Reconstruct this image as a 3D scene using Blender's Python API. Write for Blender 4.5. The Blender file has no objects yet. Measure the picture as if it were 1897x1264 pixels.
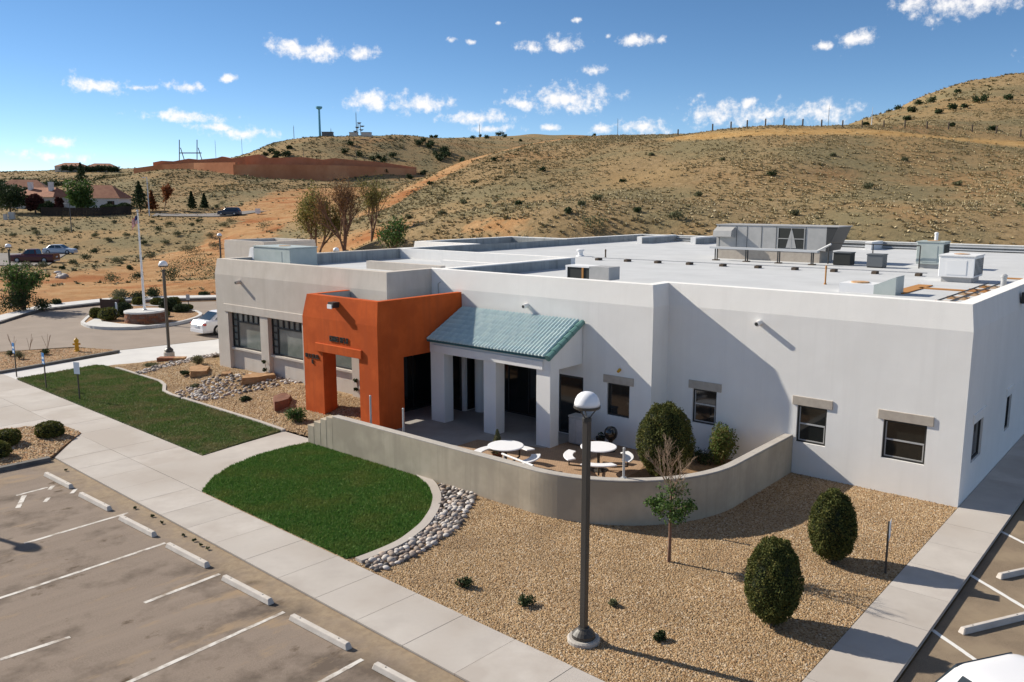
import bpy, bmesh, math, random
import numpy as np
from mathutils import Vector, Matrix
R = math.radians
rng = np.random.default_rng(7)
random.seed(7)
scene = bpy.context.scene

# ------------------------------------------------------------------ camera
W_, H_ = 1897., 1264.
FPX = 1560.; CX, CY, HZ = 948.5, 632., 370.
PITCH = math.atan((CY-HZ)/FPX); CAMZ = 8.2
cp, sp = math.cos(PITCH), math.sin(PITCH)
cam_d = bpy.data.cameras.new('camera'); cam = bpy.data.objects.new('camera', cam_d)
scene.collection.objects.link(cam); scene.camera = cam
cam.location = (0, 0, CAMZ); cam.rotation_euler = (math.pi/2-PITCH, 0, 0)
cam_d.sensor_width = 36; cam_d.lens = FPX/W_*36; cam_d.clip_start = .2; cam_d.clip_end = 12000

# building frame: a runs left along the facade, b runs back
aA = R(49.75)
A = np.array([-math.sin(aA), math.cos(aA)]); B = np.array([math.cos(aA), math.sin(aA)])
O = np.array([12.042, 21.698]); BROT = math.atan2(-A[1], -A[0])
def ab(a, b, z=0.):
    q = O+a*A+b*B; return (q[0], q[1], z)
def ray(x, y):
    u = (x-CX)/FPX; v = (y-CY)/FPX
    return np.array([u, cp-v*sp, -sp-v*cp])
def at(x, y, z=0.):                       # where the sight line of a spot in the photo meets height z
    d = ray(x, y); t = (z-CAMZ)/d[2]
    return (d[0]*t, d[1]*t, z)
def far(x, y, Y):                         # ... or stands Y metres out
    d = ray(x, y); t = Y/d[1]
    return (d[0]*t, Y, CAMZ+d[2]*t)

# ------------------------------------------------------------------ light
SUN_EL = R(31.4)
s_h = math.cos(R(13.15))*(-A)+math.sin(R(13.15))*B          # the way shadows fall
SUN_AZ = math.atan2(-s_h[0], -s_h[1])                        # compass angle of the sun from +Y towards +X
sd = bpy.data.lights.new('sun', 'SUN'); sun = bpy.data.objects.new('sun', sd); scene.collection.objects.link(sun)
sd.energy = 5.; sd.angle = R(.53); sd.color = (1., .92, .79)
sun.rotation_euler = Vector((s_h[0]*math.cos(SUN_EL), s_h[1]*math.cos(SUN_EL), -math.sin(SUN_EL))).to_track_quat('-Z', 'Y').to_euler()
world = bpy.data.worlds.new('World'); scene.world = world; world.use_nodes = True
wn = world.node_tree.nodes; wl = world.node_tree.links; wn.clear()
w_out = wn.new('ShaderNodeOutputWorld'); w_bg = wn.new('ShaderNodeBackground'); w_sky = wn.new('ShaderNodeTexSky')
w_sky.sky_type = 'NISHITA'; w_sky.sun_disc = False; w_sky.sun_elevation = SUN_EL; w_sky.sun_rotation = SUN_AZ
w_sky.altitude = 2500; w_sky.air_density = .7; w_sky.dust_density = 0.; w_sky.ozone_density = 3.
w_bg.inputs['Strength'].default_value = .096
CLOUDS = [(540,88,40,15),(592,92,45,14),(672,96,23,11),(983,88,25,9),(1041,81,34,13),(1096,128,19,8),(1188,74,29,9),(1229,73,7,6),(1068,36,8,5),
 (1530,87,20,7),(1585,77,32,12),(1796,8,82,14),(1721,38,17,10),(1690,8,30,10),(1048,182,78,20),(965,192,40,9),(884,218,64,11),(908,239,48,6),(1017,236,16,6),
 (680,187,40,15),(775,193,60,14),(838,191,14,8),(1195,236,46,12),(1113,240,18,8),(1330,208,54,18),(1392,189,16,12),(1430,208,50,13),(1522,205,50,17),
 (172,157,46,11),(347,161,34,8),(105,261,26,9),(340,216,62,9),(402,236,40,6),(426,146,14,6),(90,288,50,7),(455,250,50,9),(255,161,36,4),(1128,64,6,4),(930,44,9,3),(835,73,11,4),(868,77,9,4),
 (-160,200,70,15),(-420,120,60,16),(2050,90,80,18),(2300,190,70,14),(-700,230,80,12),(2700,130,70,14)]
def wmath(op, a, b=None, c=None):
    n = wn.new('ShaderNodeMath'); n.operation = op
    for i, v in enumerate((a, b, c)):
        if v is None: continue
        if isinstance(v, (int, float)): n.inputs[i].default_value = v
        else: wl.new(v, n.inputs[i])
    return n.outputs[0]
tc = wn.new('ShaderNodeTexCoord'); sep = wn.new('ShaderNodeSeparateXYZ'); wl.new(tc.outputs['Generated'], sep.inputs[0])
az = wmath('ARCTAN2', sep.outputs[0], sep.outputs[1]); el = wmath('ARCSINE', sep.outputs[2])
cmb = wn.new('ShaderNodeCombineXYZ'); wl.new(az, cmb.inputs[0]); wl.new(el, cmb.inputs[1])
nz = wn.new('ShaderNodeTexNoise'); nz.inputs['Scale'].default_value = 55; nz.inputs['Detail'].default_value = 6; nz.inputs['Roughness'].default_value = .62
wl.new(cmb.outputs[0], nz.inputs['Vector'])
nz2 = wn.new('ShaderNodeTexNoise'); nz2.inputs['Scale'].default_value = 24; nz2.inputs['Detail'].default_value = 3
wl.new(cmb.outputs[0], nz2.inputs['Vector'])
warp = wn.new('ShaderNodeVectorMath'); warp.operation = 'MULTIPLY_ADD'
wl.new(nz2.outputs['Color'], warp.inputs[0]); warp.inputs[1].default_value = (.03, .012, 0); wl.new(cmb.outputs[0], warp.inputs[2])
best = None
for (cx, cy, hw, hh) in CLOUDS:
    d = ray(cx, cy); d /= np.linalg.norm(d)
    c_az, c_el = math.atan2(d[0], d[1]), math.asin(d[2])
    s1 = wn.new('ShaderNodeVectorMath'); s1.operation = 'SUBTRACT'; wl.new(warp.outputs[0], s1.inputs[0])
    s1.inputs[1].default_value = (c_az+.015, c_el+.006, 0)
    s2 = wn.new('ShaderNodeVectorMath'); s2.operation = 'MULTIPLY'; wl.new(s1.outputs[0], s2.inputs[0])
    s2.inputs[1].default_value = (FPX/(hw*1.28), FPX/(hh*1.4), 0)
    s3 = wn.new('ShaderNodeVectorMath'); s3.operation = 'LENGTH'; wl.new(s2.outputs[0], s3.inputs[0])
    best = s3.outputs['Value'] if best is None else wmath('MINIMUM', best, s3.outputs['Value'])
dens = wmath('SUBTRACT', 1.08, best)
nzf = wn.new('ShaderNodeTexNoise'); nzf.inputs['Scale'].default_value = 150; nzf.inputs['Detail'].default_value = 4; nzf.inputs['Roughness'].default_value = .65; wl.new(cmb.outputs[0], nzf.inputs['Vector'])
dens = wmath('ADD', dens, wmath('MULTIPLY', wmath('SUBTRACT', nz.outputs['Fac'], .5), 2.6)); dens = wmath('ADD', dens, wmath('MULTIPLY', wmath('SUBTRACT', nzf.outputs['Fac'], .5), 1.2))
# more scattered cumulus, added over the sky out of view to raise neutral ambient light
pz = wmath('MAXIMUM', sep.outputs[2], .08); pc = wn.new('ShaderNodeCombineXYZ'); wl.new(wmath('DIVIDE', sep.outputs[0], pz), pc.inputs[0]); wl.new(wmath('DIVIDE', sep.outputs[1], pz), pc.inputs[1])
nz3 = wn.new('ShaderNodeTexNoise'); nz3.inputs['Scale'].default_value = 1.5; nz3.inputs['Detail'].default_value = 7; nz3.inputs['Roughness'].default_value = .55; wl.new(pc.outputs[0], nz3.inputs['Vector'])
up_ = wn.new('ShaderNodeMapRange'); wl.new(el, up_.inputs['Value']); up_.inputs['From Min'].default_value = R(14.5); up_.inputs['From Max'].default_value = R(20)
gen = wmath('MULTIPLY', wmath('MULTIPLY', wmath('SUBTRACT', nz3.outputs['Fac'], .512), 9.), up_.outputs[0])
dens = wmath('MAXIMUM', dens, gen)
mr = wn.new('ShaderNodeMapRange'); mr.interpolation_type = 'SMOOTHSTEP'; wl.new(dens, mr.inputs['Value'])
mr.inputs['From Min'].default_value = .08; mr.inputs['From Max'].default_value = 1.15; mr.inputs['To Max'].default_value = .94
hsky = wn.new('ShaderNodeHueSaturation'); hsky.inputs['Saturation'].default_value = 1.15; hsky.inputs['Hue'].default_value = .5; wl.new(w_sky.outputs[0], hsky.inputs['Color'])
mixc = wn.new('ShaderNodeMixRGB'); wl.new(mr.outputs[0], mixc.inputs[0]); wb_ = wn.new('ShaderNodeMixRGB'); wb_.blend_type = 'MULTIPLY'; wb_.inputs[0].default_value = 1; wl.new(hsky.outputs[0], wb_.inputs[1]); wb_.inputs[2].default_value = (1.22, 1.06, .92, 1)      # the photo's warm white balance
wl.new(wb_.outputs[0], mixc.inputs[1])
ramp = wn.new('ShaderNodeMixRGB'); wl.new(nz.outputs['Fac'], ramp.inputs[0]); ramp.inputs[1].default_value = (6.2, 6.2, 6.4, 1); ramp.inputs[2].default_value = (8.6, 8.3, 8.0, 1)
wl.new(ramp.outputs[0], mixc.inputs[2])
wl.new(mixc.outputs[0], w_bg.inputs['Color']); wl.new(w_bg.outputs[0], w_out.inputs['Surface'])
scene.view_settings.view_transform = 'Standard'; scene.view_settings.look = 'None'; scene.view_settings.gamma = 1
scene.view_settings.exposure = .58; scene.view_settings.use_curve_mapping = False
scene.cycles.max_bounces = 6

# ------------------------------------------------------------------ materials
MATS = {}
def mat(name, col, rough=.85, col2=None, scale=3., detail=5., bump=0., bscale=60., spec=.3, metal=0., coords='Object', island=0., mid=(.35, .65), col3=None, scale3=.4, mid3=(.45, .6), streak=None):
    m = bpy.data.materials.new(name); m.use_nodes = True; nt = m.node_tree; n = nt.nodes; l = nt.links
    b = n['Principled BSDF']; b.inputs['Roughness'].default_value = rough; b.inputs['Specular IOR Level'].default_value = spec; b.inputs['Metallic'].default_value = metal
    b.inputs['Base Color'].default_value = (*col, 1)
    tcn = n.new('ShaderNodeTexCoord'); out = None
    def noise(sc, det):
        x = n.new('ShaderNodeTexNoise'); x.inputs['Scale'].default_value = sc; x.inputs['Detail'].default_value = det; x.inputs['Roughness'].default_value = .6
        l.new(tcn.outputs[coords], x.inputs['Vector']); return x
    def rampn(fac, m0, m1):
        r = n.new('ShaderNodeMapRange'); r.inputs['From Min'].default_value = m0; r.inputs['From Max'].default_value = m1; l.new(fac, r.inputs['Value']); return r.outputs[0]
    if col2 is not None:
        x = noise(scale, detail); mx = n.new('ShaderNodeMixRGB'); l.new(rampn(x.outputs['Fac'], *mid), mx.inputs[0])
        mx.inputs[1].default_value = (*col, 1); mx.inputs[2].default_value = (*col2, 1); out = mx.outputs[0]
    if col3 is not None:
        x = noise(scale3, 4); mx = n.new('ShaderNodeMixRGB'); l.new(rampn(x.outputs['Fac'], *mid3), mx.inputs[0])
        if out is None: mx.inputs[1].default_value = (*col, 1)
        else: l.new(out, mx.inputs[1])
        mx.inputs[2].default_value = (*col3, 1); out = mx.outputs[0]
    if streak is not None:
        k_ = n.new('ShaderNodeMapping'); k_.inputs['Scale'].default_value = (3.2, 3.2, .16); l.new(tcn.outputs[coords], k_.inputs['Vector'])
        x = n.new('ShaderNodeTexNoise'); x.inputs['Scale'].default_value = 1.; x.inputs['Detail'].default_value = 7; x.inputs['Roughness'].default_value = .65; l.new(k_.outputs[0], x.inputs['Vector'])
        mx = n.new('ShaderNodeMixRGB'); l.new(rampn(x.outputs['Fac'], .5, .74), mx.inputs[0]); l.new(out, mx.inputs[1]); mx.inputs[2].default_value = (*streak, 1); out = mx.outputs[0]
    if island:
        g = n.new('ShaderNodeNewGeometry'); hs = n.new('ShaderNodeHueSaturation')
        mrn = n.new('ShaderNodeMapRange'); mrn.inputs['To Min'].default_value = 1-island; mrn.inputs['To Max'].default_value = 1+island
        l.new(g.outputs['Random Per Island'], mrn.inputs['Value']); l.new(mrn.outputs[0], hs.inputs['Value'])
        if out is None: hs.inputs['Color'].default_value = (*col, 1)
        else: l.new(out, hs.inputs['Color'])
        out = hs.outputs[0]
    if out is not None: l.new(out, b.inputs['Base Color'])
    if bump:
        x = noise(bscale, 4); bp = n.new('ShaderNodeBump'); bp.inputs['Strength'].default_value = bump; bp.inputs['Distance'].default_value = .02
        l.new(x.outputs['Fac'], bp.inputs['Height']); l.new(bp.outputs[0], b.inputs['Normal'])
    MATS[name] = m; return m
def islands(name, cols, rough=.9, spec=.15, transl=0., patch=None):          # every loose piece takes one of these colours
    m = bpy.data.materials.new(name); m.use_nodes = True; n = m.node_tree.nodes; l = m.node_tree.links
    b = n['Principled BSDF']; b.inputs['Roughness'].default_value = rough; b.inputs['Specular IOR Level'].default_value = spec
    g = n.new('ShaderNodeNewGeometry'); r = n.new('ShaderNodeValToRGB'); l.new(g.outputs['Random Per Island'], r.inputs[0])
    e = r.color_ramp.elements; k = len(cols)
    e[0].color = (*cols[0], 1); e[0].position = 0; e[1].color = (*cols[-1], 1); e[1].position = 1
    for i in range(1, k-1):
        x = e.new(i/(k-1)); x.color = (*cols[i], 1)
    out = r.outputs[0]
    if patch:
        pc_, psc, lo, hi = patch; tcn = n.new('ShaderNodeTexCoord'); x = n.new('ShaderNodeTexNoise'); x.inputs['Scale'].default_value = psc; x.inputs['Detail'].default_value = 5; l.new(tcn.outputs['Object'], x.inputs['Vector'])
        mrn = n.new('ShaderNodeMapRange'); mrn.inputs['From Min'].default_value = lo; mrn.inputs['From Max'].default_value = hi; mrn.inputs['To Max'].default_value = .8; l.new(x.outputs['Fac'], mrn.inputs['Value'])
        mx = n.new('ShaderNodeMixRGB'); l.new(mrn.outputs[0], mx.inputs[0]); l.new(out, mx.inputs[1]); mx.inputs[2].default_value = (*pc_, 1); out = mx.outputs[0]
    l.new(out, b.inputs['Base Color'])
    if transl:
        t = n.new('ShaderNodeBsdfTranslucent'); l.new(out, t.inputs[0]); mx = n.new('ShaderNodeMixShader'); mx.inputs[0].default_value = transl
        o = n['Material Output']; l.new(b.outputs[0], mx.inputs[1]); l.new(t.outputs[0], mx.inputs[2]); l.new(mx.outputs[0], o.inputs[0])
    MATS[name] = m; return m
mat('white_stucco', (.785, .77, .745), .92, (.82, .805, .78), 1.1, 6, .45, 70, spec=.1, col3=(.75, .735, .71), scale3=.35, mid3=(.5, .75), streak=(.765, .75, .725))
mat('tan_stucco', (.52, .47, .415), .92, (.57, .52, .465), 1.3, 6, .45, 70, spec=.1, streak=(.495, .448, .395))
mat('orange_stucco', (.50, .094, .022), .92, (.56, .112, .028), 2.2, 6, .3, 80, spec=.1, col3=(.44, .083, .021), scale3=.8, streak=(.42, .085, .026))
mat('patio_stucco', (.42, .36, .275), .92, (.49, .425, .33), 1.6, 7, .3, 80, spec=.1, col3=(.36, .31, .24), scale3=.5, streak=(.36, .31, .24))
mat('trim_tan', (.40, .35, .30), .9, (.46, .41, .35), 5, 4, .2, 80, spec=.1)
mat('roof_white', (.47, .48, .49), .8, (.53, .54, .55), .6, 6, .1, 20, spec=.2)
mat('rust_stain', (.42, .20, .06), .9, (.55, .42, .3), 2.5, 5, .1, 30)
mat('concrete', (.41, .375, .345), .9, (.47, .435, .40), 1.2, 7, .15, 140, spec=.15, col3=(.385, .345, .31), scale3=.3)
mat('concrete_bright', (.52, .51, .50), .9, (.57, .56, .545), 1., 6, .12, 120, spec=.15)
mat('concrete_b', (.43, .392, .36), .9, (.48, .445, .41), 1.6, 7, .15, 140, spec=.15, col3=(.40, .36, .325), scale3=.5)
mat('concrete_c', (.395, .36, .33), .9, (.45, .415, .38), .9, 7, .15, 140, spec=.15, col3=(.36, .32, .285), scale3=.4, mid3=(.5, .7))
mat('joint', (.12, .10, .085), .95)
mat('kerb', (.36, .33, .30), .9, (.42, .39, .35), 3, 5, .2, 80)
mat('kerb_dark', (.10, .095, .09), .9, (.16, .15, .14), 3, 5, .2, 80)
mat('asphalt', (.19, .15, .122), .93, (.23, .185, .15), .9, 8, .5, 120, spec=.15, col3=(.15, .118, .098), scale3=.35, mid3=(.5, .7))
def lot_mat():
    m = bpy.data.materials.new('lot_asphalt'); m.use_nodes = True; n = m.node_tree.nodes; l = m.node_tree.links
    b = n['Principled BSDF']; b.inputs['Roughness'].default_value = .95; b.inputs['Specular IOR Level'].default_value = .12
    t = n.new('ShaderNodeTexCoord'); mp = n.new('ShaderNodeMapping'); mp.inputs['Location'].default_value = (6.26, -18.24, 0); l.new(t.outputs['Object'], mp.inputs['Vector'])
    mp2 = n.new('ShaderNodeMapping'); mp2.vector_type = 'POINT'; mp2.inputs['Rotation'].default_value = (0, 0, R(42.4)); l.new(mp.outputs[0], mp2.inputs['Vector'])      # x along the walk, y away from it
    def nz(sx, sy, d=6, rg=.65):
        k = n.new('ShaderNodeMapping'); k.inputs['Scale'].default_value = (sx, sy, 1); l.new(mp2.outputs[0], k.inputs['Vector'])
        x = n.new('ShaderNodeTexNoise'); x.inputs['Scale'].default_value = 1; x.inputs['Detail'].default_value = d; x.inputs['Roughness'].default_value = rg; l.new(k.outputs[0], x.inputs['Vector']); return x.outputs['Fac']
    def mr_(f, a, c):
        r = n.new('ShaderNodeMapRange'); r.inputs['From Min'].default_value = a; r.inputs['From Max'].default_value = c; l.new(f, r.inputs['Value']); return r.outputs[0]
    def mix(f, c1, c2):
        x = n.new('ShaderNodeMixRGB'); l.new(f, x.inputs[0])
        for i, c in ((1, c1), (2, c2)):
            if isinstance(c, tuple): x.inputs[i].default_value = (*c, 1)
            else: l.new(c, x.inputs[i])
        return x.outputs[0]
    c = mix(mr_(nz(2.2, .25), .35, .65), (.172, .139, .114), (.24, .198, .163))
    c = mix(mr_(nz(30, 30, 3), .3, .7), c, (.26, .205, .165)); c = mix(mr_(nz(.55, .5, 7), .5, .64), c, (.125, .098, .078)); c = mix(mr_(nz(1.1, .35, 7, .7), .56, .66), c, (.29, .215, .145)); c = mix(mr_(nz(1.3, .9, 6), .61, .70), c, (.085, .06, .04))
    sx = n.new('ShaderNodeSeparateXYZ'); l.new(mp2.outputs[0], sx.inputs[0]); e = n.new('ShaderNodeMath'); e.operation = 'MULTIPLY_ADD'; l.new(nz(1.6, 1.6, 7), e.inputs[0]); e.inputs[1].default_value = 1.9; l.new(sx.outputs[1], e.inputs[2])
    c = mix(mr_(e.outputs[0], .2, 1.05), c, mix(mr_(nz(5, 5), .4, .6), (.32, .25, .172), (.26, .198, .138)))
    l.new(c, b.inputs['Base Color']); bp = n.new('ShaderNodeBump'); bp.inputs['Strength'].default_value = .5; bp.inputs['Distance'].default_value = .02; l.new(nz(60, 60, 3), bp.inputs['Height']); l.new(bp.outputs[0], b.inputs['Normal']); MATS['lot_asphalt'] = m
lot_mat()
mat('asphalt_right', (.27, .21, .15), .95, (.19, .145, .105), 60, 3, .8, 160, spec=.1, col3=(.30, .235, .165), scale3=.6)
mat('road_asphalt', (.25, .205, .17), .93, (.29, .24, .20), .5, 7, .3, 60, spec=.15)
mat('dusty_edge', (.34, .26, .17), .97, (.25, .19, .135), 3, 7, .3, 90, spec=.05)
mat('paint_white', (.60, .57, .53), .85, (.30, .25, .205), 4, 7, 0, mid=(.44, .66))
mat('paint_clean', (.66, .65, .63), .8, (.5, .46, .42), 9, 5, 0, mid=(.6, .8))
mat('wheel_stop', (.46, .42, .38), .9, (.54, .50, .46), 5, 5, .2, 90)
mat('bronze', (.045, .04, .035), .45, spec=.5)
mat('dark_metal', (.03, .03, .03), .5, spec=.5)
mat('black_frame', (.02, .02, .019), .5, spec=.5)
mat('galv', (.42, .43, .44), .5, (.5, .5, .5), 6, spec=.5, metal=.3)
mat('white_paint', (.75, .75, .75), .5)
mat('white_plastic', (.80, .80, .82), .35, spec=.5)
mat('grey_metal', (.36, .355, .345), .55, (.42, .41, .40), 2, spec=.4)
mat('green_metal', (.38, .43, .41), .5, (.44, .48, .46), 2, spec=.4)
mat('fan_dark', (.03, .032, .03), .7)
mat('glass', (.012, .014, .014), .06, spec=.6)
mat('glass_pale', (.15, .17, .155), .1, (.22, .235, .22), 1.4, 5, spec=.9)
mat('car_glass', (.015, .03, .045), .05, spec=.8)
mat('tyre', (.015, .015, .015), .85); mat('rim', (.4, .4, .42), .35, metal=.7)
mat('light_red', (.35, .01, .01), .25, spec=.6); mat('light_clear', (.6, .6, .6), .2, spec=.6)
mat('blue_sign', (.02, .16, .42), .5); mat('pale_sign', (.60, .66, .72), .5)
mat('yellow_paint', (.55, .30, .02), .5); mat('red_stone', (.20, .075, .04), .9, (.28, .12, .06), 4, 6, .6, 15)
mat('tan_stone', (.40, .24, .12), .9, (.30, .16, .075), 5, 6, .6, 15); mat('dark_stone', (.14, .06, .04), .9, (.2, .09, .055), 4, 6, .6, 15)
mat('plinth_brick', (.20, .12, .09), .9, (.13, .075, .055), 6, 4, .6, 20)
mat('bark', (.16, .09, .06), .9, (.22, .13, .09), 12, 4, .4, 60); mat('bark_pale', (.33, .24, .17), .9, (.26, .18, .12), 12, 4)
mat('mulch', (.17, .10, .05), .95, (.26, .16, .08), 9, 6, .6, 40)
mat('red_wall', (.55, .235, .115), .95, (.46, .18, .085), .15, 6, .3, 2, col3=(.60, .29, .15), scale3=.06)
mat('brick_red', (.46, .175, .085), .9, (.52, .21, .11), .3, 5)
mat('house_wall', (.55, .50, .44), .9, (.6, .55, .5), .5, 4); mat('house_white', (.70, .68, .65), .9)
mat('roof_tile_red', (.33, .15, .085), .9, (.25, .10, .06), .8, 6)
mat('fence_brown', (.035, .026, .022), .95, (.06, .045, .035), .6, 4)
mat('post_wood', (.10, .075, .055), .95); mat('cyan_steel', (.13, .40, .55), .6)
mat('steel_far', (.12, .13, .14), .6); mat('car_white', (.72, .72, .74), .25, spec=.6); mat('car_silver', (.42, .48, .56), .3, spec=.6, metal=.2)
mat('car_red', (.085, .010, .013), .25, spec=.6); mat('car_blue', (.02, .028, .06), .25, spec=.6); mat('trim_black', (.015, .015, .016), .6)
mat('flag_blue', (.03, .04, .14), .8); mat('flag_red', (.45, .03, .04), .8); mat('flag_white', (.75, .73, .70), .8)
mat('ball_black', (.01, .01, .011), .06, spec=.8); mat('wood_orange', (.40, .19, .06), .9)
mat('brown_sign', (.07, .04, .03), .7)
islands('tile_teal', [(.30, .46, .45), (.37, .52, .50), (.26, .42, .43), (.40, .55, .53)], .28, .6)
islands('cobble', [(.62, .57, .53), (.45, .40, .36), (.16, .13, .12), (.66, .61, .57), (.30, .24, .21), (.55, .45, .38), (.10, .09, .085), (.6, .58, .56)], .8, .3)
islands('pebble', [(.36, .23, .115), (.43, .30, .165), (.20, .12, .057), (.50, .39, .26), (.31, .18, .088), (.13, .08, .045), (.40, .26, .13), (.53, .44, .34)], .9, .2, 0., ((.23, .15, .085), .7, .48, .72))
islands('grass_blade', [(.06, .155, .026), (.09, .20, .036), (.12, .215, .045), (.05, .13, .022), (.08, .18, .03), (.18, .23, .06)], .8, .2, .25, ((.15, .19, .045), .8, .46, .66))
islands('grass_dry', [(.08, .155, .034), (.125, .19, .048), (.10, .18, .038), (.24, .23, .10), (.075, .15, .03), (.165, .21, .062)], .8, .2, .2, ((.25, .215, .10), .9, .46, .64))
islands('clipped', [(.08, .095, .024), (.13, .13, .03), (.055, .072, .018), (.19, .165, .036), (.09, .11, .026)], .8, .2, .2)
islands('cypress', [(.06, .075, .02), (.10, .105, .026), (.04, .055, .015), (.15, .135, .032), (.07, .088, .022), (.045, .062, .017)], .8, .2, .15, ((.16, .12, .045), 3.5, .6, .75))
islands('leaf_green', [(.05, .10, .02), (.08, .14, .03), (.035, .075, .018), (.10, .15, .04)], .7, .3, .3)
islands('leaf_dark', [(.032, .05, .02), (.048, .07, .026), (.024, .038, .016), (.06, .085, .032)], .8, .2, .15)
islands('leaf_yellow', [(.20, .17, .045), (.15, .15, .04), (.26, .20, .06), (.11, .12, .04), (.22, .19, .07)], .8, .2, .35)
islands('leaf_brown', [(.24, .13, .05), (.18, .09, .04), (.28, .17, .07), (.14, .08, .035)], .8, .2, .3)
islands('leaf_orange', [(.24, .085, .03), (.18, .06, .025), (.28, .11, .04)], .8, .2, .3)
islands('leaf_red', [(.09, .03, .025), (.06, .022, .02)], .8, .2, .2)
islands('leaf_sage', [(.15, .15, .085), (.11, .12, .06), (.20, .19, .11), (.085, .095, .05)], .9, .1, .2)
islands('leaf_flush', [(.07, .13, .025), (.12, .16, .04), (.16, .12, .045), (.09, .15, .03)], .7, .3, .3)
islands('tuft', [(.48, .385, .23), (.32, .265, .145), (.58, .48, .31), (.41, .325, .18), (.22, .195, .105), (.46, .36, .205), (.34, .29, .165), (.62, .53, .36), (.28, .245, .14)], .95, .05)
islands('sage_far', [(.20, .185, .105), (.15, .15, .08), (.25, .23, .135)], .95, .05)

def gravel_mat(name, cols, scale):
    m = bpy.data.materials.new(name); m.use_nodes = True; n = m.node_tree.nodes; l = m.node_tree.links
    b = n['Principled BSDF']; b.inputs['Roughness'].default_value = .95; b.inputs['Specular IOR Level'].default_value = .1
    t = n.new('ShaderNodeTexCoord'); v = n.new('ShaderNodeTexVoronoi'); v.inputs['Scale'].default_value = scale; l.new(t.outputs['Object'], v.inputs['Vector'])
    sx = n.new('ShaderNodeSeparateColor'); l.new(v.outputs['Color'], sx.inputs[0]); r = n.new('ShaderNodeValToRGB'); l.new(sx.outputs[0], r.inputs[0])
    e = r.color_ramp.elements; k = len(cols); e[0].color = (*cols[0], 1); e[1].color = (*cols[-1], 1)
    for i in range(1, k-1):
        x = e.new(i/(k-1)); x.color = (*cols[i], 1)
    x = n.new('ShaderNodeTexNoise'); x.inputs['Scale'].default_value = .6; x.inputs['Detail'].default_value = 5; l.new(t.outputs['Object'], x.inputs['Vector'])
    hs = n.new('ShaderNodeHueSaturation'); mrn = n.new('ShaderNodeMapRange'); mrn.inputs['From Min'].default_value = .3; mrn.inputs['From Max'].default_value = .7
    mrn.inputs['To Min'].default_value = .72; mrn.inputs['To Max'].default_value = 1.2; l.new(x.outputs['Fac'], mrn.inputs['Value']); l.new(mrn.outputs[0], hs.inputs['Value'])
    l.new(r.outputs[0], hs.inputs['Color']); l.new(hs.outputs[0], b.inputs['Base Color'])
    bp = n.new('ShaderNodeBump'); bp.inputs['Strength'].default_value = .9; bp.inputs['Distance'].default_value = .03; bp.invert = True
    l.new(v.outputs['Distance'], bp.inputs['Height']); l.new(bp.outputs[0], b.inputs['Normal'])
    MATS[name] = m
gravel_mat('gravel', [(.20, .12, .06), (.34, .225, .12), (.40, .285, .165), (.28, .18, .095), (.46, .365, .255), (.35, .225, .12), (.13, .08, .042)], 30)
gravel_mat('gravel_red', [(.20, .095, .045), (.33, .18, .09), (.40, .24, .13), (.26, .14, .065), (.44, .33, .22), (.15, .08, .045)], 18)
def terrain_mat():
    m = bpy.data.materials.new('terrain'); m.use_nodes = True; n = m.node_tree.nodes; l = m.node_tree.links
    b = n['Principled BSDF']; b.inputs['Roughness'].default_value = .97; b.inputs['Specular IOR Level'].default_value = .05
    t = n.new('ShaderNodeTexCoord')
    def nz(s, d=6, rgh=.6):
        x = n.new('ShaderNodeTexNoise'); x.inputs['Scale'].default_value = s; x.inputs['Detail'].default_value = d; x.inputs['Roughness'].default_value = rgh
        l.new(t.outputs['Object'], x.inputs['Vector']); return x.outputs['Fac']
    def mrange(f, a, c):
        r = n.new('ShaderNodeMapRange'); r.inputs['From Min'].default_value = a; r.inputs['From Max'].default_value = c; l.new(f, r.inputs['Value']); return r.outputs[0]
    def mix(f, c1, c2):
        x = n.new('ShaderNodeMixRGB'); l.new(f, x.inputs[0])
        for i, c in ((1, c1), (2, c2)):
            if isinstance(c, tuple): x.inputs[i].default_value = (*c, 1)
            else: l.new(c, x.inputs[i])
        return x.outputs[0]
    grass = mix(mrange(nz(.9, 8, .75), .42, .6), (.235, .165, .083), (.33, .235, .13))
    grass = mix(mrange(nz(.022, 5), .45, .62), grass, (.29, .195, .095))
    grass = mix(mrange(nz(.03, 6), .56, .66), grass, (.285, .17, .082)); grass = mix(mrange(nz(.05, 6), .46, .6), grass, (.21, .172, .095))
    dirt = mix(mrange(nz(.35, 7, .7), .38, .62), (.33, .175, .075), (.42, .26, .13))
    dirt = mix(mrange(nz(.09, 5), .5, .66), dirt, (.30, .12, .045))
    at_ = n.new('ShaderNodeAttribute'); at_.attribute_name = 'dirt'
    ad = n.new('ShaderNodeMath'); ad.operation = 'ADD'; l.new(at_.outputs['Fac'], ad.inputs[0])
    sb = n.new('ShaderNodeMath'); sb.operation = 'MULTIPLY_ADD'; l.new(nz(.5, 6), sb.inputs[0]); sb.inputs[1].default_value = 1.1; sb.inputs[2].default_value = -.55; l.new(sb.outputs[0], ad.inputs[1])
    c = mix(mrange(ad.outputs[0], .35, .65), grass, dirt)
    ay = n.new('ShaderNodeAttribute'); ay.attribute_name = 'yellow'
    c = mix(ay.outputs['Fac'], c, mix(mrange(nz(.5, 6), .4, .6), (.38, .225, .085), (.45, .29, .125)))
    l.new(c, b.inputs['Base Color'])
    bp = n.new('ShaderNodeBump'); bp.inputs['Strength'].default_value = .8; bp.inputs['Distance'].default_value = .35; l.new(nz(.8, 8, .7), bp.inputs['Height']); l.new(bp.outputs[0], b.inputs['Normal'])
    MATS['terrain'] = m
terrain_mat()
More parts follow.
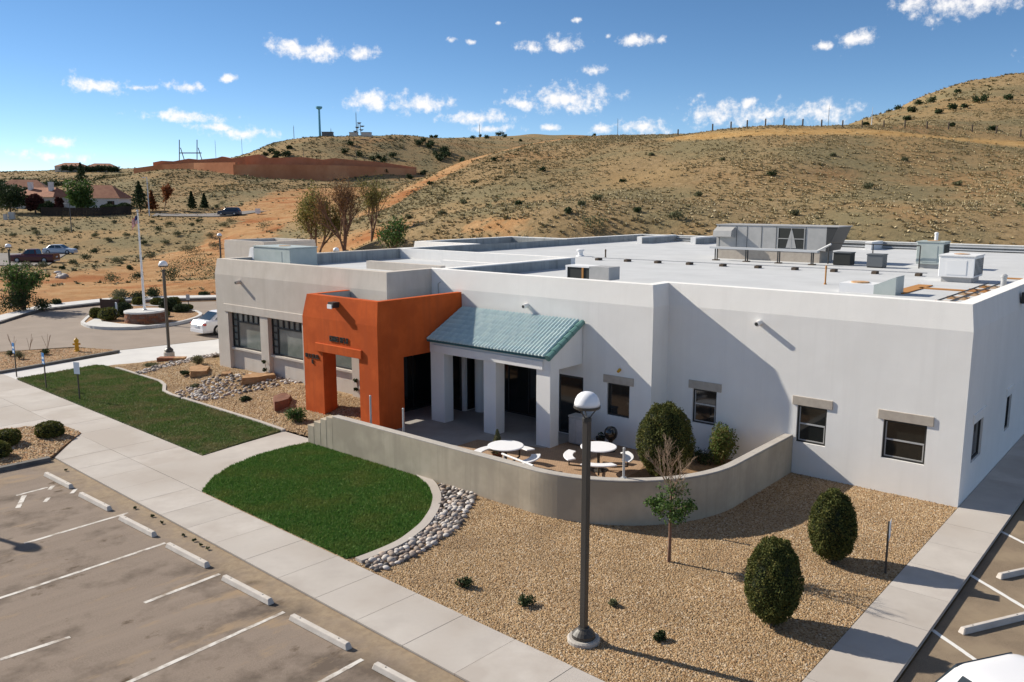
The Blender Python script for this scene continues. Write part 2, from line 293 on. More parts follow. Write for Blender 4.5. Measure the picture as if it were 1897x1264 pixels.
def paver_mat():
    m = bpy.data.materials.new('paver'); m.use_nodes = True; n = m.node_tree.nodes; l = m.node_tree.links; b = n['Principled BSDF']; b.inputs['Roughness'].default_value = .9
    t = n.new('ShaderNodeTexCoord'); k = n.new('ShaderNodeTexBrick'); k.inputs['Scale'].default_value = 4.5; l.new(t.outputs['Object'], k.inputs['Vector'])
    k.inputs['Color1'].default_value = (.34, .21, .12, 1); k.inputs['Color2'].default_value = (.42, .27, .16, 1); k.inputs['Mortar'].default_value = (.14, .10, .07, 1); k.inputs['Mortar Size'].default_value = .03
    l.new(k.outputs['Color'], b.inputs['Base Color']); MATS['paver'] = m
paver_mat()

# ------------------------------------------------------------------ helpers
col = scene.collection
def link(name, me, m=None, parent=None, loc=(0, 0, 0), rz=0., smooth=False):
    o = bpy.data.objects.new(name, me); col.objects.link(o); o.parent = parent; o.location = loc; o.rotation_euler = (0, 0, rz)
    if m: me.materials.append(MATS[m])
    if smooth: me.shade_smooth()
    return o
def tag(o, label, cat=None, group=None, kind=None):
    if label: o['label'] = label
    if cat: o['category'] = cat
    if group: o['group'] = group
    if kind: o['kind'] = kind
    return o
def empty(name, loc=(0, 0, 0), rz=0., label=None, cat=None, group=None, kind=None):
    o = bpy.data.objects.new(name, None); col.objects.link(o); o.location = loc; o.rotation_euler = (0, 0, rz); o.empty_display_size = .3
    return tag(o, label, cat, group, kind)
def copy_tree(o, parent=None):
    c = o.copy(); col.objects.link(c); c.parent = parent
    for ch in list(o.children): copy_tree(ch, c)
    return c
def mesh_np(name, V, F, smooth=False):
    V = np.asarray(V, dtype=np.float32); F = np.asarray(F, dtype=np.int32)
    me = bpy.data.meshes.new(name); me.vertices.add(len(V)); me.vertices.foreach_set('co', V.ravel())
    k = F.shape[1]; me.loops.add(F.size); me.loops.foreach_set('vertex_index', F.ravel())
    me.polygons.add(len(F)); me.polygons.foreach_set('loop_start', np.arange(0, F.size, k, dtype=np.int32))
    me.update(calc_edges=True); me.validate()
    if smooth: me.shade_smooth()
    return me
class MB:
    def __init__(s): s.v = []; s.f = []
    def add(s, vs, fs):
        k = len(s.v); s.v += [tuple(map(float, v)) for v in vs]; s.f += [tuple(i+k for i in f) for f in fs]; return s
    def box(s, x0, x1, y0, y1, z0, z1):
        return s.add([(x0, y0, z0), (x1, y0, z0), (x1, y1, z0), (x0, y1, z0), (x0, y0, z1), (x1, y0, z1), (x1, y1, z1), (x0, y1, z1)],
                     [(0, 3, 2, 1), (4, 5, 6, 7), (0, 1, 5, 4), (1, 2, 6, 5), (2, 3, 7, 6), (3, 0, 4, 7)])
    def hexa(s, bot, top):
        n = len(bot)
        return s.add(list(bot)+list(top), [tuple(range(n-1, -1, -1)), tuple(range(n, 2*n))]+[(i, (i+1) % n, n+(i+1) % n, n+i) for i in range(n)])
    def prism(s, poly, z0, z1): return s.hexa([(p[0], p[1], z0) for p in poly], [(p[0], p[1], z1) for p in poly])
    def lathe(s, prof, n=16, c=(0, 0, 0), cap=True):
        k = len(prof); vs = []; fs = []
        for (r, z) in prof:
            for i in range(n):
                t = 2*math.pi*i/n; vs.append((c[0]+r*math.cos(t), c[1]+r*math.sin(t), c[2]+z))
        for j in range(k-1):
            for i in range(n): fs.append((j*n+i, j*n+(i+1) % n, (j+1)*n+(i+1) % n, (j+1)*n+i))
        if cap:
            fs.append(tuple(range(n-1, -1, -1))); fs.append(tuple(range((k-1)*n, k*n)))
        return s.add(vs, fs)
    def tube(s, pts, r, n=8):
        pts = [Vector(p) for p in pts]; m = len(pts); rs = r if isinstance(r, (list, tuple)) else [r]*m; vs = []; fs = []
        for i, p in enumerate(pts):
            d = (pts[min(i+1, m-1)]-pts[max(i-1, 0)]).normalized(); u = d.orthogonal().normalized() if i == 0 else (u-d*u.dot(d)).normalized(); w = d.cross(u)
            for k in range(n):
                t = 2*math.pi*k/n; vs.append(p+(u*math.cos(t)+w*math.sin(t))*rs[i])
        for i in range(m-1):
            for k in range(n): fs.append((i*n+k, i*n+(k+1) % n, (i+1)*n+(k+1) % n, (i+1)*n+k))
        fs.append(tuple(range(n-1, -1, -1))); fs.append(tuple(range((m-1)*n, m*n)))
        return s.add(vs, fs)
    def mesh(s, name, fix=True):
        me = bpy.data.meshes.new(name); me.from_pydata(s.v, [], s.f); me.update()
        if fix:
            bm = bmesh.new(); bm.from_mesh(me); bmesh.ops.recalc_face_normals(bm, faces=bm.faces); bm.to_mesh(me); bm.free()
        return me
    def build(s, name, m, parent=None, loc=(0, 0, 0), rz=0., smooth=False, fix=True): return link(name, s.mesh(name, fix), m, parent, loc, rz, smooth)
def bevel(o, w=.02, seg=1):
    bm = bmesh.new(); bm.from_mesh(o.data); bmesh.ops.remove_doubles(bm, verts=bm.verts, dist=1e-4)
    bmesh.ops.bevel(bm, geom=[e for e in bm.edges if len(e.link_faces) == 2 and e.calc_face_angle(0) > .5], offset=w, segments=seg, affect='EDGES', clamp_overlap=True)
    bm.to_mesh(o.data); bm.free(); return o
def inpoly(P, poly):
    x, y = P[:, 0], P[:, 1]; r = np.zeros(len(P), bool); n = len(poly); j = n-1
    for i in range(n):
        xi, yi = poly[i][:2]; xj, yj = poly[j][:2]
        c = ((yi > y) != (yj > y)) & (x < (xj-xi)*(y-yi)/(yj-yi+1e-12)+xi); r ^= c; j = i
    return r
def scatter(poly, n):
    P = np.array([p[:2] for p in poly]); lo, hi = P.min(0), P.max(0); out = np.zeros((0, 2))
    while len(out) < n:
        q = lo+(hi-lo)*rng.random((n*2, 2)); out = np.vstack([out, q[inpoly(q, poly)]])
    return out[:n]
def sheet(name, poly, z, m, parent=None, thick=.0):
    bm = bmesh.new(); f = bm.faces.new([bm.verts.new((p[0], p[1], z)) for p in poly]); f.normal_update()
    if f.normal.z < 0: f.normal_flip()
    if thick:
        g = bmesh.ops.extrude_face_region(bm, geom=[f]); bmesh.ops.translate(bm, verts=[e for e in g['geom'] if isinstance(e, bmesh.types.BMVert)], vec=(0, 0, -thick))
        bmesh.ops.recalc_face_normals(bm, faces=bm.faces)
    bmesh.ops.triangulate(bm, faces=bm.faces); me = bpy.data.meshes.new(name); bm.to_mesh(me); bm.free(); return link(name, me, m, parent)
def strip(name, pts, w, h, m, parent=None, z=0., closed=False):         # a kerb or edging that follows a line
    P = [np.array(p[:2]) for p in pts]; n = len(P); mb = MB(); L = []; Rr = []
    for i in range(n):
        a = P[(i-1) % n] if closed or i > 0 else P[i]; c = P[(i+1) % n] if closed or i < n-1 else P[i]
        d = (c-a)/np.linalg.norm(c-a); k = np.array([-d[1], d[0]])*w/2; L.append(P[i]+k); Rr.append(P[i]-k)
    vs = []; fs = []
    for i in range(n): vs += [(*Rr[i], z), (*L[i], z), (*L[i], z+h), (*Rr[i], z+h)]
    rng_ = range(n) if closed else range(n-1)
    for i in rng_:
        j = (i+1) % n
        for k in range(4): fs.append((i*4+k, i*4+(k+1) % 4, j*4+(k+1) % 4, j*4+k))
    if not closed: fs += [(0, 1, 2, 3), (4*n-1, 4*n-2, 4*n-3, 4*n-4)]
    return mb.add(vs, fs).build(name, m, parent)
def leaf_mesh(P, size, name='foliage', normals=None, spread=1., quad=True):
    n = len(P); s = size*(.6+.8*rng.random(n)); d = rng.normal(size=(n, 3))
    if normals is not None: d = normals+d*spread*.6
    d /= np.linalg.norm(d, axis=1)[:, None]+1e-9
    u = np.cross(d, rng.normal(size=(n, 3))); u /= np.linalg.norm(u, axis=1)[:, None]+1e-9; w = np.cross(d, u)
    u *= s[:, None]; w *= s[:, None]*.6
    V = np.stack([P-u*.5, P+w*.5, P+u*.5, P-w*.5], 1).reshape(-1, 3); F = np.arange(4*n).reshape(-1, 4)
    return mesh_np(name, V, F)
def blob_points(n, c, r, shell=.35):
    d = rng.normal(size=(n, 3)); d /= np.linalg.norm(d, axis=1)[:, None]
    k = (1-shell*rng.random(n)**1.5)[:, None]; return np.array(c)+d*k*np.array(r), d

# ------------------------------------------------------------------ terrain
CP = []   # x, y, z
def cpx(x, y, Y): CP.append(far(x, y, Y))
def cpz(X, Y, z): CP.append((X, Y, z))
for X, Y in [(-200, 40), (-200, 0), (0, -60), (-100, -100), (120, -80), (120, 0), (-45, 60), (-35, 75), (-60, 95), (-70, 115), (-110, 112), (-160, 115), (-66, 132), (-110, 130),
             (-20, 75), (-5, 80), (10.3, 68), (22, 58), (34, 48), (48, 40), (60, 20), (-30, 90), (0, 20), (-40, 20), (30, 0), (80, -20), (-25, 100), (60, 38), (90, 30), (-90, 60)]: cpz(X, Y, 0)
for x, y, Y in [(0, 420, 165), (180, 422, 165), (350, 430, 150), (60, 404, 183), (240, 404, 184), (430, 399, 187), (350, 385, 215), (300, 355, 255), (420, 350, 262), (220, 335, 290), (300, 317, 305), (370, 318, 308), (440, 329, 312), (560, 345, 300),
    (0, 385, 210), (-200, 390, 210), (100, 352, 330), (0, 345, 420), (-200, 345, 430), (0, 323, 700), (140, 316, 720), (230, 321, 700), (-300, 318, 720), (-700, 300, 720),
    (250, 325, 380), (350, 322, 365), (435, 329, 345), (590, 331, 385), (690, 319, 410), (770, 323, 430), (500, 270, 470), (600, 254, 500), (680, 252, 510), (760, 252, 520), (850, 262, 540), (480, 296, 450), (330, 318, 440), (400, 312, 445), (450, 305, 460), (250, 327, 440), (300, 324, 560), (400, 318, 560), (240, 324, 480), (950, 256, 620), (1100, 252, 700),
    (500, 440, 130), (450, 425, 150), (520, 395, 185), (560, 368, 230), (620, 352, 270), (600, 400, 165), (640, 425, 120), (690, 392, 135), (690, 345, 330),
    (760, 350, 145), (760, 420, 95), (850, 306, 165), (850, 370, 122), (850, 428, 90), (950, 276, 178), (950, 370, 112), (950, 430, 84), (1100, 254, 180), (1100, 310, 140), (1100, 370, 104), (1100, 432, 80),
    (1250, 247, 172), (1250, 310, 128), (1250, 372, 98), (1250, 434, 78), (1430, 232, 160), (1430, 300, 121), (1430, 372, 93), (1430, 434, 76), (1430, 248, 150),
    (1600, 235, 160), (1600, 254, 146), (1600, 310, 115), (1600, 380, 88), (1600, 440, 73), (1750, 234, 164), (1750, 264, 142), (1750, 320, 110), (1750, 385, 85), (1750, 446, 71), (1897, 252, 160), (1897, 276, 138), (1897, 330, 105), (1897, 390, 83), (1897, 448, 70),
    (1640, 207, 235), (1720, 177, 265), (1800, 154, 280), (1897, 144, 290), (2050, 140, 300), (1800, 200, 205), (1897, 200, 205), (2100, 250, 150), (2100, 330, 102), (2100, 440, 68), (2100, 190, 220), (2400, 230, 150), (2400, 130, 280), (2400, 400, 80), (2900, 300, 120), (2900, 150, 260)]: cpx(x, y, Y)
for x, Y, z in [(850, 230, 11), (850, 330, 16), (950, 240, 16), (1000, 330, 18), (1100, 245, 19), (1250, 235, 20), (1430, 215, 21), (1250, 330, 18), (1430, 330, 22), (1550, 260, 24), (1600, 400, 25), (1897, 420, 34), (1430, 600, 30), (1700, 800, 35), (700, 260, 10), (700, 210, 9), (640, 320, 15)]:
    CP.append(((x-CX)/FPX*Y, Y, z))
for X, Y, z in [(-900, 900, 30), (0, 1100, 40), (900, 900, 40), (-900, 200, 20), (900, 200, 40), (-600, -400, 0), (600, -400, 5), (0, -600, 0), (-400, 150, 4), (-250, 180, 4), (500, 100, 20), (-2000, 2000, 20), (2000, 2000, 60), (0, 2500, 50), (2000, 0, 30), (-2000, 0, 10)]: cpz(X, Y, z)
CP = np.array(CP)
def tps_phi(d2): return .5*d2*np.log(d2+1e-9)
def tps_fit(P, z, lam):
    S = 100.; q = P/S; n = len(q); d2 = ((q[:, None]-q[None])**2).sum(2); K = tps_phi(d2)+lam*np.eye(n); T = np.hstack([np.ones((n, 1)), q])
    M = np.zeros((n+3, n+3)); M[:n, :n] = K; M[:n, n:] = T; M[n:, :n] = T.T
    c = np.linalg.solve(M, np.r_[z, 0, 0, 0])
    def f(X):
        X = X/S; out = np.empty(len(X))
        for i in range(0, len(X), 20000):
            x = X[i:i+20000]; out[i:i+20000] = tps_phi(((x[:, None]-q[None])**2).sum(2))@c[:n]+c[n]+x@c[n+1:]
        return out
    return f
_tps = tps_fit(CP[:, :2], CP[:, 2], .0008)
SITE = [ab(66, 1), ab(60.5, 14.5), ab(45, 24), ab(37.5, 24), ab(33, 36), ab(-3, 36), ab(-8, 34), ab(-45, 30), ab(-45, -60), ab(50, -70), ab(90, -30), ab(84, -6)]
SITEP = np.array([p[:2] for p in SITE])
def site_dist(P):
    ins = inpoly(P, SITE); d = np.full(len(P), 1e9)
    for i in range(len(SITEP)):
        a, c = SITEP[i], SITEP[(i+1) % len(SITEP)]; e = c-a; t = np.clip(((P-a)@e)/(e@e), 0, 1); d = np.minimum(d, np.linalg.norm(P-(a+t[:, None]*e), axis=1))
    return np.where(ins, -d, d)
_n1 = [(rng.normal(size=2), rng.random()*6.28) for _ in range(24)]
def Hf(P):
    P = np.atleast_2d(np.asarray(P, float)); z = _tps(P); d = np.hypot(P[:, 0], P[:, 1])
    rough = np.zeros(len(P))
    for i, (k, ph) in enumerate(_n1):
        wl_ = [60, 34, 22, 14][i % 4]; kk = k/np.linalg.norm(k)*6.283/wl_; rough += np.sin(P@kk+ph)*[.28, .18, .12, .07][i % 4]/2.
    far_ = np.clip((d-500)/1500, 0, 1); z = z*(1-far_)+np.clip(z, 5, 60)*far_
    s = np.clip(site_dist(P)/14., 0, 1); s = s*s*(3-2*s)
    pad = np.clip((np.maximum(np.abs(P[:, 0]+100)-44, np.abs(P[:, 1]-120)-16))/10, 0, 1)        # the levelled lot with the pickup
    return -.16+(z+.12+rough*np.clip(z/6, .15, 1))*s*pad
def hz(X, Y): return float(Hf([[X, Y]])[0])
def graded(lo, hi, core0, core1, step, g=1.13):
    c = list(np.arange(core0, core1+.01, step)); s = step
    while c[-1] < hi: s *= g; c.append(c[-1]+s)
    s = step
    while c[0] > lo: s *= g; c.insert(0, c[0]-s)
    return np.array(c)
gx = graded(-3500, 3500, -170, 150, 2.); gy = graded(-900, 4000, 36, 330, 2., 1.06)
GX, GY = np.meshgrid(gx, gy); GP = np.c_[GX.ravel(), GY.ravel()]; GZ = Hf(GP)
nxg, nyg = len(gx), len(gy); idx = np.arange(nxg*nyg).reshape(nyg, nxg)
tF = np.stack([idx[:-1, :-1].ravel(), idx[:-1, 1:].ravel(), idx[1:, 1:].ravel(), idx[1:, :-1].ravel()], 1)
tme = mesh_np('ground', np.c_[GP, GZ], tF, True)
def poly_mask(P, pts, w0, w1):
    P2 = np.array([p[:2] for p in pts]); d = np.full(len(P), 1e9)
    for a, c in zip(P2[:-1], P2[1:]):
        e = c-a; t = np.clip(((P-a)@e)/(e@e+1e-9), 0, 1); d = np.minimum(d, np.linalg.norm(P-(a+t[:, None]*e), axis=1))
    return np.clip((w1-d)/(w1-w0), 0, 1)
TRACKS = [([far(690, 392, 135), far(760, 352, 146), far(850, 308, 166), far(950, 277, 178), far(1060, 260, 181)], 1.5, 4.5),
          ([far(420, 440, 125), far(470, 415, 155), far(520, 397, 183), far(560, 392, 190)], 4, 9),
          ([far(520, 392, 190), far(560, 368, 230), far(620, 352, 270)], 9, 20), ([at(60, 560), at(180, 540), at(300, 530), at(420, 540)], 7, 15), ([at(30, 520), at(150, 510), at(330, 490), at(400, 470)], 3, 12),
          ([far(360, 322, 320), far(300, 318, 330), far(260, 324, 350)], 6, 20), ([far(1000, 385, 100), far(1120, 375, 102)], .3, 2.5), ([far(880, 425, 90), far(960, 428, 85)], .3, 2.5), ([far(500, 460, 112), far(640, 445, 108)], 3, 14)]
dirt = np.zeros(len(GP))
for pts, w0, w1 in TRACKS: dirt = np.maximum(dirt, poly_mask(GP, pts, w0, w1))
YEL = [far(1270, 246, 160), far(1400, 238, 152), far(1500, 240, 150), far(1600, 246, 149), far(1750, 258, 146), far(1897, 268, 143), far(2100, 280, 140)]
yel = poly_mask(GP, YEL, 2.5, 5.5)
for nm, dat in (('dirt', dirt), ('yellow', yel)):
    a_ = tme.attributes.new(nm, 'FLOAT', 'POINT'); a_.data.foreach_set('value', dat.astype(np.float32))
ground = tag(link('ground', tme, 'terrain'), 'dry grassy hills and tan dirt around the building', kind='structure')

# ------------------------------------------------------------------ site: paving, beds, lawns
S0 = np.array([-6.26, 18.24]); SD = np.array([.738, -.675]); SN = np.array([.675, .738])
def S(s, t): q = S0+s*SD+t*SN; return (q[0], q[1])
def px(*pts, z=0.): return [at(x, y, z)[:2] for x, y in pts]
lot = tag(sheet('parking_lot', [S(-60, .14), S(26, .14), S(26, -45), S(-60, -45)], -.05, 'lot_asphalt'), 'dusty brown asphalt parking lot with worn stall lines', kind='structure')
def line_mesh(a, c, w, z):
    a = np.array(a[:2]); c = np.array(c[:2]); d = (c-a)/np.linalg.norm(c-a); k = np.array([-d[1], d[0]])*w/2; n = 12; mb = MB(); L = []; Rr = []
    for i in range(n+1):
        p = a+(c-a)*i/n; L.append(p+k*(1+.25*(random.random()-.5))); Rr.append(p-k*(1+.25*(random.random()-.5)))
    return mb.add([(*p, z) for p in Rr]+[(*p, z) for p in L], [(i, i+1, n+2+i, n+1+i) for i in range(n)])
UL = np.array([math.cos(R(51.3)), math.sin(R(51.3))])          # the way the stalls run
zl = -.045
for k, (e0, length) in enumerate([((-10.24, 21.41), 2.6), ((-8.44, 19.41), 5.0), ((-6.53, 17.69), 1.75), ((-4.62, 15.93), 5.0), ((-2.72, 14.15), 1.3), ((-.75, 12.4), 3.)]):
    e0 = np.array(e0); line_mesh(e0, e0-UL*length, .1, zl).build('painted_line', 'paint_white', lot, fix=False)
line_mesh(at(0, 1222, zl), at(130, 1180, zl), .1, zl).build('painted_line', 'paint_white', lot, fix=False)
line_mesh(at(30, 918, zl), at(88, 903, zl), .09, zl).build('painted_line', 'paint_white', lot, fix=False)
line_mesh(at(33, 941, zl), at(45, 918, zl), .12, zl).build('painted_line', 'paint_white', lot, fix=False)
for (x, y) in [(87, 927), (95, 905), (137, 911)]:
    line_mesh(at(x-4, y+3, zl), at(x+3, y-5, zl), .11, zl).build('painted_mark', 'paint_white', lot, fix=False)
# the walk beside it: a dark bed with slabs laid on it
walk = tag(sheet('sidewalk', [S(-60, .12), S(-11.72, .12), S(20, .12), S(20, 1.71), S(-5.2, 1.71), S(-8.2, 3.42), S(-60, 3.42)], -.035, 'joint'), 'pale concrete sidewalk of square slabs beside the parking lot', kind='structure')
def slab(poly, m='concrete', parent=None, z=0., gap=.009, name='slab'):
    m = random.choice(['concrete', 'concrete_b', 'concrete', 'concrete_c'])
    P = np.array([p[:2] for p in poly]); c = P.mean(0); Q = [p+(c-p)/np.linalg.norm(c-p)*gap for p in P]
    return sheet(name, Q, z+random.uniform(-.002, .002), m, parent if parent else walk, .1)
for k in range(-4, 14):
    slab([S(k*1.4, .12), S((k+1)*1.4, .12), S((k+1)*1.4, 1.71), S(k*1.4, 1.71)])
tipS, tipT = -14., 1.77
for k in range(-8, -4):       # where the walk widens towards the entrance
    s0, s1 = k*1.4, (k+1)*1.4
    slab([S(s0, .12), S(s1, .12), S(s1, 1.71), S(s0, 1.71)])
    if s1 < -8.3: slab([S(s0, 1.71), S(s1, 1.71), S(s1, 3.42), S(s0, 3.42)])
slab([S(-11.6, .12), S(-11.2, .12), S(-11.2, 1.71), S(-13.85, 1.71)])
slab([S(-13.9, 1.71), S(-11.2, 1.71), S(-11.2, 3.42), S(-13.9, 3.42)])
for k in range(-11, -26, -1):
    s1 = -13.9-(-11-k)*1.6; s0 = s1-1.6
    slab([S(s0, 1.71), S(s1, 1.71), S(s1, 3.42), S(s0, 3.42)])
    if s1 < -15.2: slab([S(s0, .07), S(s1, .07), S(s1, 1.71), S(s0, 1.71)])
    if s1 < -16.: slab([S(s0, -1.65), S(s1, -1.65), S(s1, .07), S(s0, .07)]); slab([S(s0, -3.35), S(s1, -3.35), S(s1, -1.65), S(s0, -1.65)])
# entrance walk
EW = [S(-5.0, 1.72), S(-8.39, 1.72), S(-8.39, 3.41)]+px((375, 845), (450, 822), (522, 801), (582, 789), (600, 776), (640, 790), (582, 822), (540, 829), (480, 845), (430, 865), (395, 887), (374, 911))
ent = tag(sheet('entrance_walk', EW, .004, 'concrete', None, .08), 'pale concrete walk curving from the sidewalk to the orange portal', kind='structure')
# cross walk and drive apron beyond the left lawn
cross = tag(sheet('cross_walk', px((-400, 770), (0, 700), (33, 703), (180, 675), (225, 688), (405, 655), (440, 640), (440, 622), (400, 629), (215, 650), (222, 655), (60, 682), (0, 692), (-400, 745)), -.004, 'concrete_bright', None, .1), 'bright concrete walk between the lawn and the loop drive', kind='structure')
drive = tag(sheet('loop_drive', px((-500, 700), (0, 650), (140, 641), (215, 648), (400, 627), (520, 612), (520, 560), (400, 557), (300, 560), (200, 564), (75, 577), (0, 600), (-500, 680)), -.05, 'road_asphalt'), 'light tan asphalt loop drive around the flagpole island', kind='structure')
kerbl = px((-500, 672), (0, 598), (40, 584), (75, 575.5), (200, 561), (300, 556.5), (400, 554), (540, 553))
tag(strip('kerb', kerbl, .22, .2, 'kerb_dark', z=-.12), 'dark kerb along the far edge of the loop drive', kind='structure')
tag(sheet('far_pavement', px((-500, 670), (0, 596.5), (75, 574), (200, 559.5), (300, 555), (400, 552.5), (540, 551.5), (540, 548), (400, 548.5), (280, 550.5), (200, 554), (75, 567), (0, 586), (-500, 650)), .085, 'concrete_bright', None, .2), 'pale concrete pavement strip along the far kerb of the drive', kind='structure')
bedh = px((-300, 720), (0, 690), (60, 679), (219, 652), (205, 648), (138, 645), (0, 653), (-300, 690))
tag(sheet('hydrant_bed', bedh, .02, 'gravel_red', None, .08), 'reddish gravel bed where the yellow hydrant stands', kind='structure')
tag(strip('kerb', px((-300, 724), (0, 692), (60, 681.5), (140, 667), (220, 652.5)), .2, .14, 'kerb_dark', z=-.02), 'dark concrete kerb in front of the yellow hydrant', kind='structure')
bedl = px((150, 803), (92, 849), (0, 867), (-300, 925), (-300, 850), (0, 797), (75, 790), (118, 790))
tag(sheet('shrub_bed', bedl, .035, 'gravel_red', None, .1), 'reddish gravel bed with clipped shrubs by the parking lot', kind='structure')
tag(strip('kerb', px((92, 851), (0, 870), (-300, 930)), .2, .16, 'kerb_dark', z=-.08), 'dark kerb between the clipped shrubs and the stalls', kind='structure')
# lawns
LAWN1 = px((32, 702), (177, 677), (192, 677.5), (225, 686), (262, 698), (297, 709), (304, 716), (302.5, 726), (316, 733), (400, 759), (480, 784), (520, 799), (450, 820), (376, 844))
LAWN2 = px((374, 910), (395, 885), (430, 863), (480, 843), (540, 827), (584, 819), (717, 861), (771, 882), (797, 901), (805, 924), (800, 944), (781, 972), (740, 1004), (692, 1024), (641, 1035))
mat('lawn_soil', (.05, .075, .022), .95, (.13, .12, .055), 1.2, 6, .4, 60, col3=(.04, .07, .018), scale3=.7)
mat('lawn_soil_green', (.045, .11, .02), .95, (.065, .135, .027), 2.5, 6, .4, 60)
l1 = tag(sheet('lawn', LAWN1, .012, 'lawn_soil', None, .06), 'patchy green lawn between the sidewalk and the gravel garden', kind='structure')
l2 = tag(sheet('lawn', LAWN2, .012, 'lawn_soil_green', None, .06), 'dark green rounded lawn in front of the patio wall', kind='structure')
def blades(poly, n, m, label, h=(.035, .075)):
    P = scatter(poly, n); k = len(P); t = rng.random(k)*6.283; hgt = h[0]+(h[1]-h[0])*rng.random(k); w = .012+.01*rng.random(k)
    lean = rng.normal(size=(k, 2))*.03; a = np.c_[P[:, 0]-np.cos(t)*w, P[:, 1]-np.sin(t)*w, np.full(k, .01)]; c = np.c_[P[:, 0]+np.cos(t)*w, P[:, 1]+np.sin(t)*w, np.full(k, .01)]
    top = np.c_[P+lean, .01+hgt]; V = np.stack([a, c, top], 1).reshape(-1, 3)
    return tag(link('grass', mesh_np('grass', V, np.arange(3*k).reshape(-1, 3)), m), label, kind='stuff')
blades(LAWN1, 70000, 'grass_dry', 'short patchy grass of the left lawn')
blades(LAWN2, 80000, 'grass_blade', 'short dense grass of the rounded lawn')
# edging kerbs of the lawns
CURB1 = px((215, 683), (225, 685.5), (262, 697), (297, 708), (305, 715), (304, 726), (318, 733), (400, 758), (480, 783), (526, 799))
tag(strip('lawn_edging', CURB1, .15, .09, 'concrete', z=-.02), 'pale concrete edging between the left lawn and gravel garden', kind='structure')
CURB2 = px((775, 880), (801, 898), (811, 922), (806, 946), (787, 975), (745, 1008), (697, 1029), (664, 1041))
def smooth_line(pts, n=40):
    P = np.array([p[:2] for p in pts]); t = np.r_[0, np.cumsum(np.linalg.norm(np.diff(P, axis=0), axis=1))]; u = np.linspace(0, t[-1], n); Q = np.c_[np.interp(u, t, P[:, 0]), np.interp(u, t, P[:, 1])]
    for _ in range(4): Q[1:-1] = (Q[:-2]+2*Q[1:-1]+Q[2:])/4
    return [tuple(q) for q in Q]
tag(strip('lawn_edging', smooth_line(CURB2), .24, .09, 'concrete', z=-.02), 'pale curved concrete edging between rounded lawn and river rocks', kind='structure')
# gravel
GRAV = [S(-6.5, 1.72), S(11.3, 1.72), ab(.0, -13.3), ab(.0, .1), ab(9.1, .1), ab(9.1, -.9), ab(19.2, -.9), ab(19.2, -7.2)]
tag(sheet('gravel_bed', GRAV, -.012, 'gravel'), 'tan gravel bed around the lamp post and egg shaped shrubs', kind='structure')
# sloping gravel garden before the tan wing
ca, cb = zip(*[((np.array(p)-O)@A, (np.array(p)-O)@B) for p in CURB1])
oo = np.argsort(ca); ca = np.array(ca)[oo]; cb = np.array(cb)[oo]
def garden_z(a, b): 
    t = min(max((b+6.7)/3.2, 0), 1); return (.43*t*t*(3-2*t))*min(max((37.5-a)/5.5, 0), 1)+.004
vs, fs = [], []; NU, NV = 60, 16
for i in range(NU+1):
    a = 18.6+(37.3-18.6)*i/NU; lo = float(np.interp(a, ca, cb)); hi = -3.0 if a < 31.4 else -3.0+min((a-31.4)*.35, 1.2)
    if a > 35.0: hi = hi+(lo-hi)*min((a-35.0)/2.3, 1)*.9
    for j in range(NV+1):
        b = lo+(hi-lo)*j/NV; vs.append(ab(a, b, garden_z(a, b)))
for i in range(NU):
    for j in range(NV): k = i*(NV+1)+j; fs.append((k, k+NV+1, k+NV+2, k+1))
gm = MB().add(vs, fs); tag(gm.build('gravel_garden', 'gravel', smooth=True), 'sloping tan gravel garden in front of the tan wing', kind='structure')
def pebbles(pts, z, label, smin=.012, smax=.028):
    n = len(pts); base = np.array([(1, 0, 0), (0, 1, 0), (-1, 0, 0), (0, -1, 0), (0, 0, 1)], float); sz = smin+(smax-smin)*rng.random(n)
    t = rng.random(n)*6.283; V = np.repeat(base[None], n, 0)*sz[:, None, None]*(1+.5*(rng.random((n, 5, 1))-.5)); V[:, :, 0] *= (.8+.6*rng.random(n))[:, None]; V[:, 4, 2] *= .9
    c, s_ = np.cos(t)[:, None], np.sin(t)[:, None]; x = V[:, :, 0]*c-V[:, :, 1]*s_; y = V[:, :, 0]*s_+V[:, :, 1]*c
    V = np.stack([x+pts[:, :1], y+pts[:, 1:2], V[:, :, 2]+np.asarray(z).reshape(-1, 1)], 2).reshape(-1, 3)
    F = (np.array([(0, 1, 4), (1, 2, 4), (2, 3, 4), (3, 0, 4)])[None]+5*np.arange(n)[:, None, None]).reshape(-1, 3)
    return tag(link('gravel', mesh_np('gravel', V, F), 'pebble'), label, kind='stuff')
gp = scatter(GRAV, 120000)
PATIO_IN = [ab(*p) for p in [(18.3, -7.6), (8.5, -7.6), (6.0, -6.5), (4.8, -4.), (4.6, 0), (19, 0)]]
gp = gp[~inpoly(gp, PATIO_IN)]; gp = gp[~inpoly(gp, LAWN2)]
gp = gp[~inpoly(gp, EW)]
gp = gp[(np.linalg.norm(gp-np.array(ab(19, -7.5)[:2]), axis=1) > 2.2)]
pebbles(gp, np.full(len(gp), -.012), 'loose tan pebbles of the gravel bed')
g2 = []; gz2 = []
for _ in range(22000):
    a = rng.uniform(18.8, 36.5); lo = float(np.interp(a, ca, cb))+.12; hi = -3.4 if a < 31.3 else -3.0+min((a-31.4)*.35, 1.2)
    if a > 35.0: hi = hi+(lo-hi)*min((a-35.0)/2.3, 1)*.9
    b = rng.uniform(lo, hi); g2.append(ab(a, b)[:2]); gz2.append(garden_z(a, b))
pebbles(np.array(g2), np.array(gz2), 'loose tan pebbles of the sloping gravel garden', .02, .045)
q = scatter(bedl, 5000); pebbles(q, np.full(len(q), .035), 'loose reddish pebbles among the clipped shrubs', .025, .05)
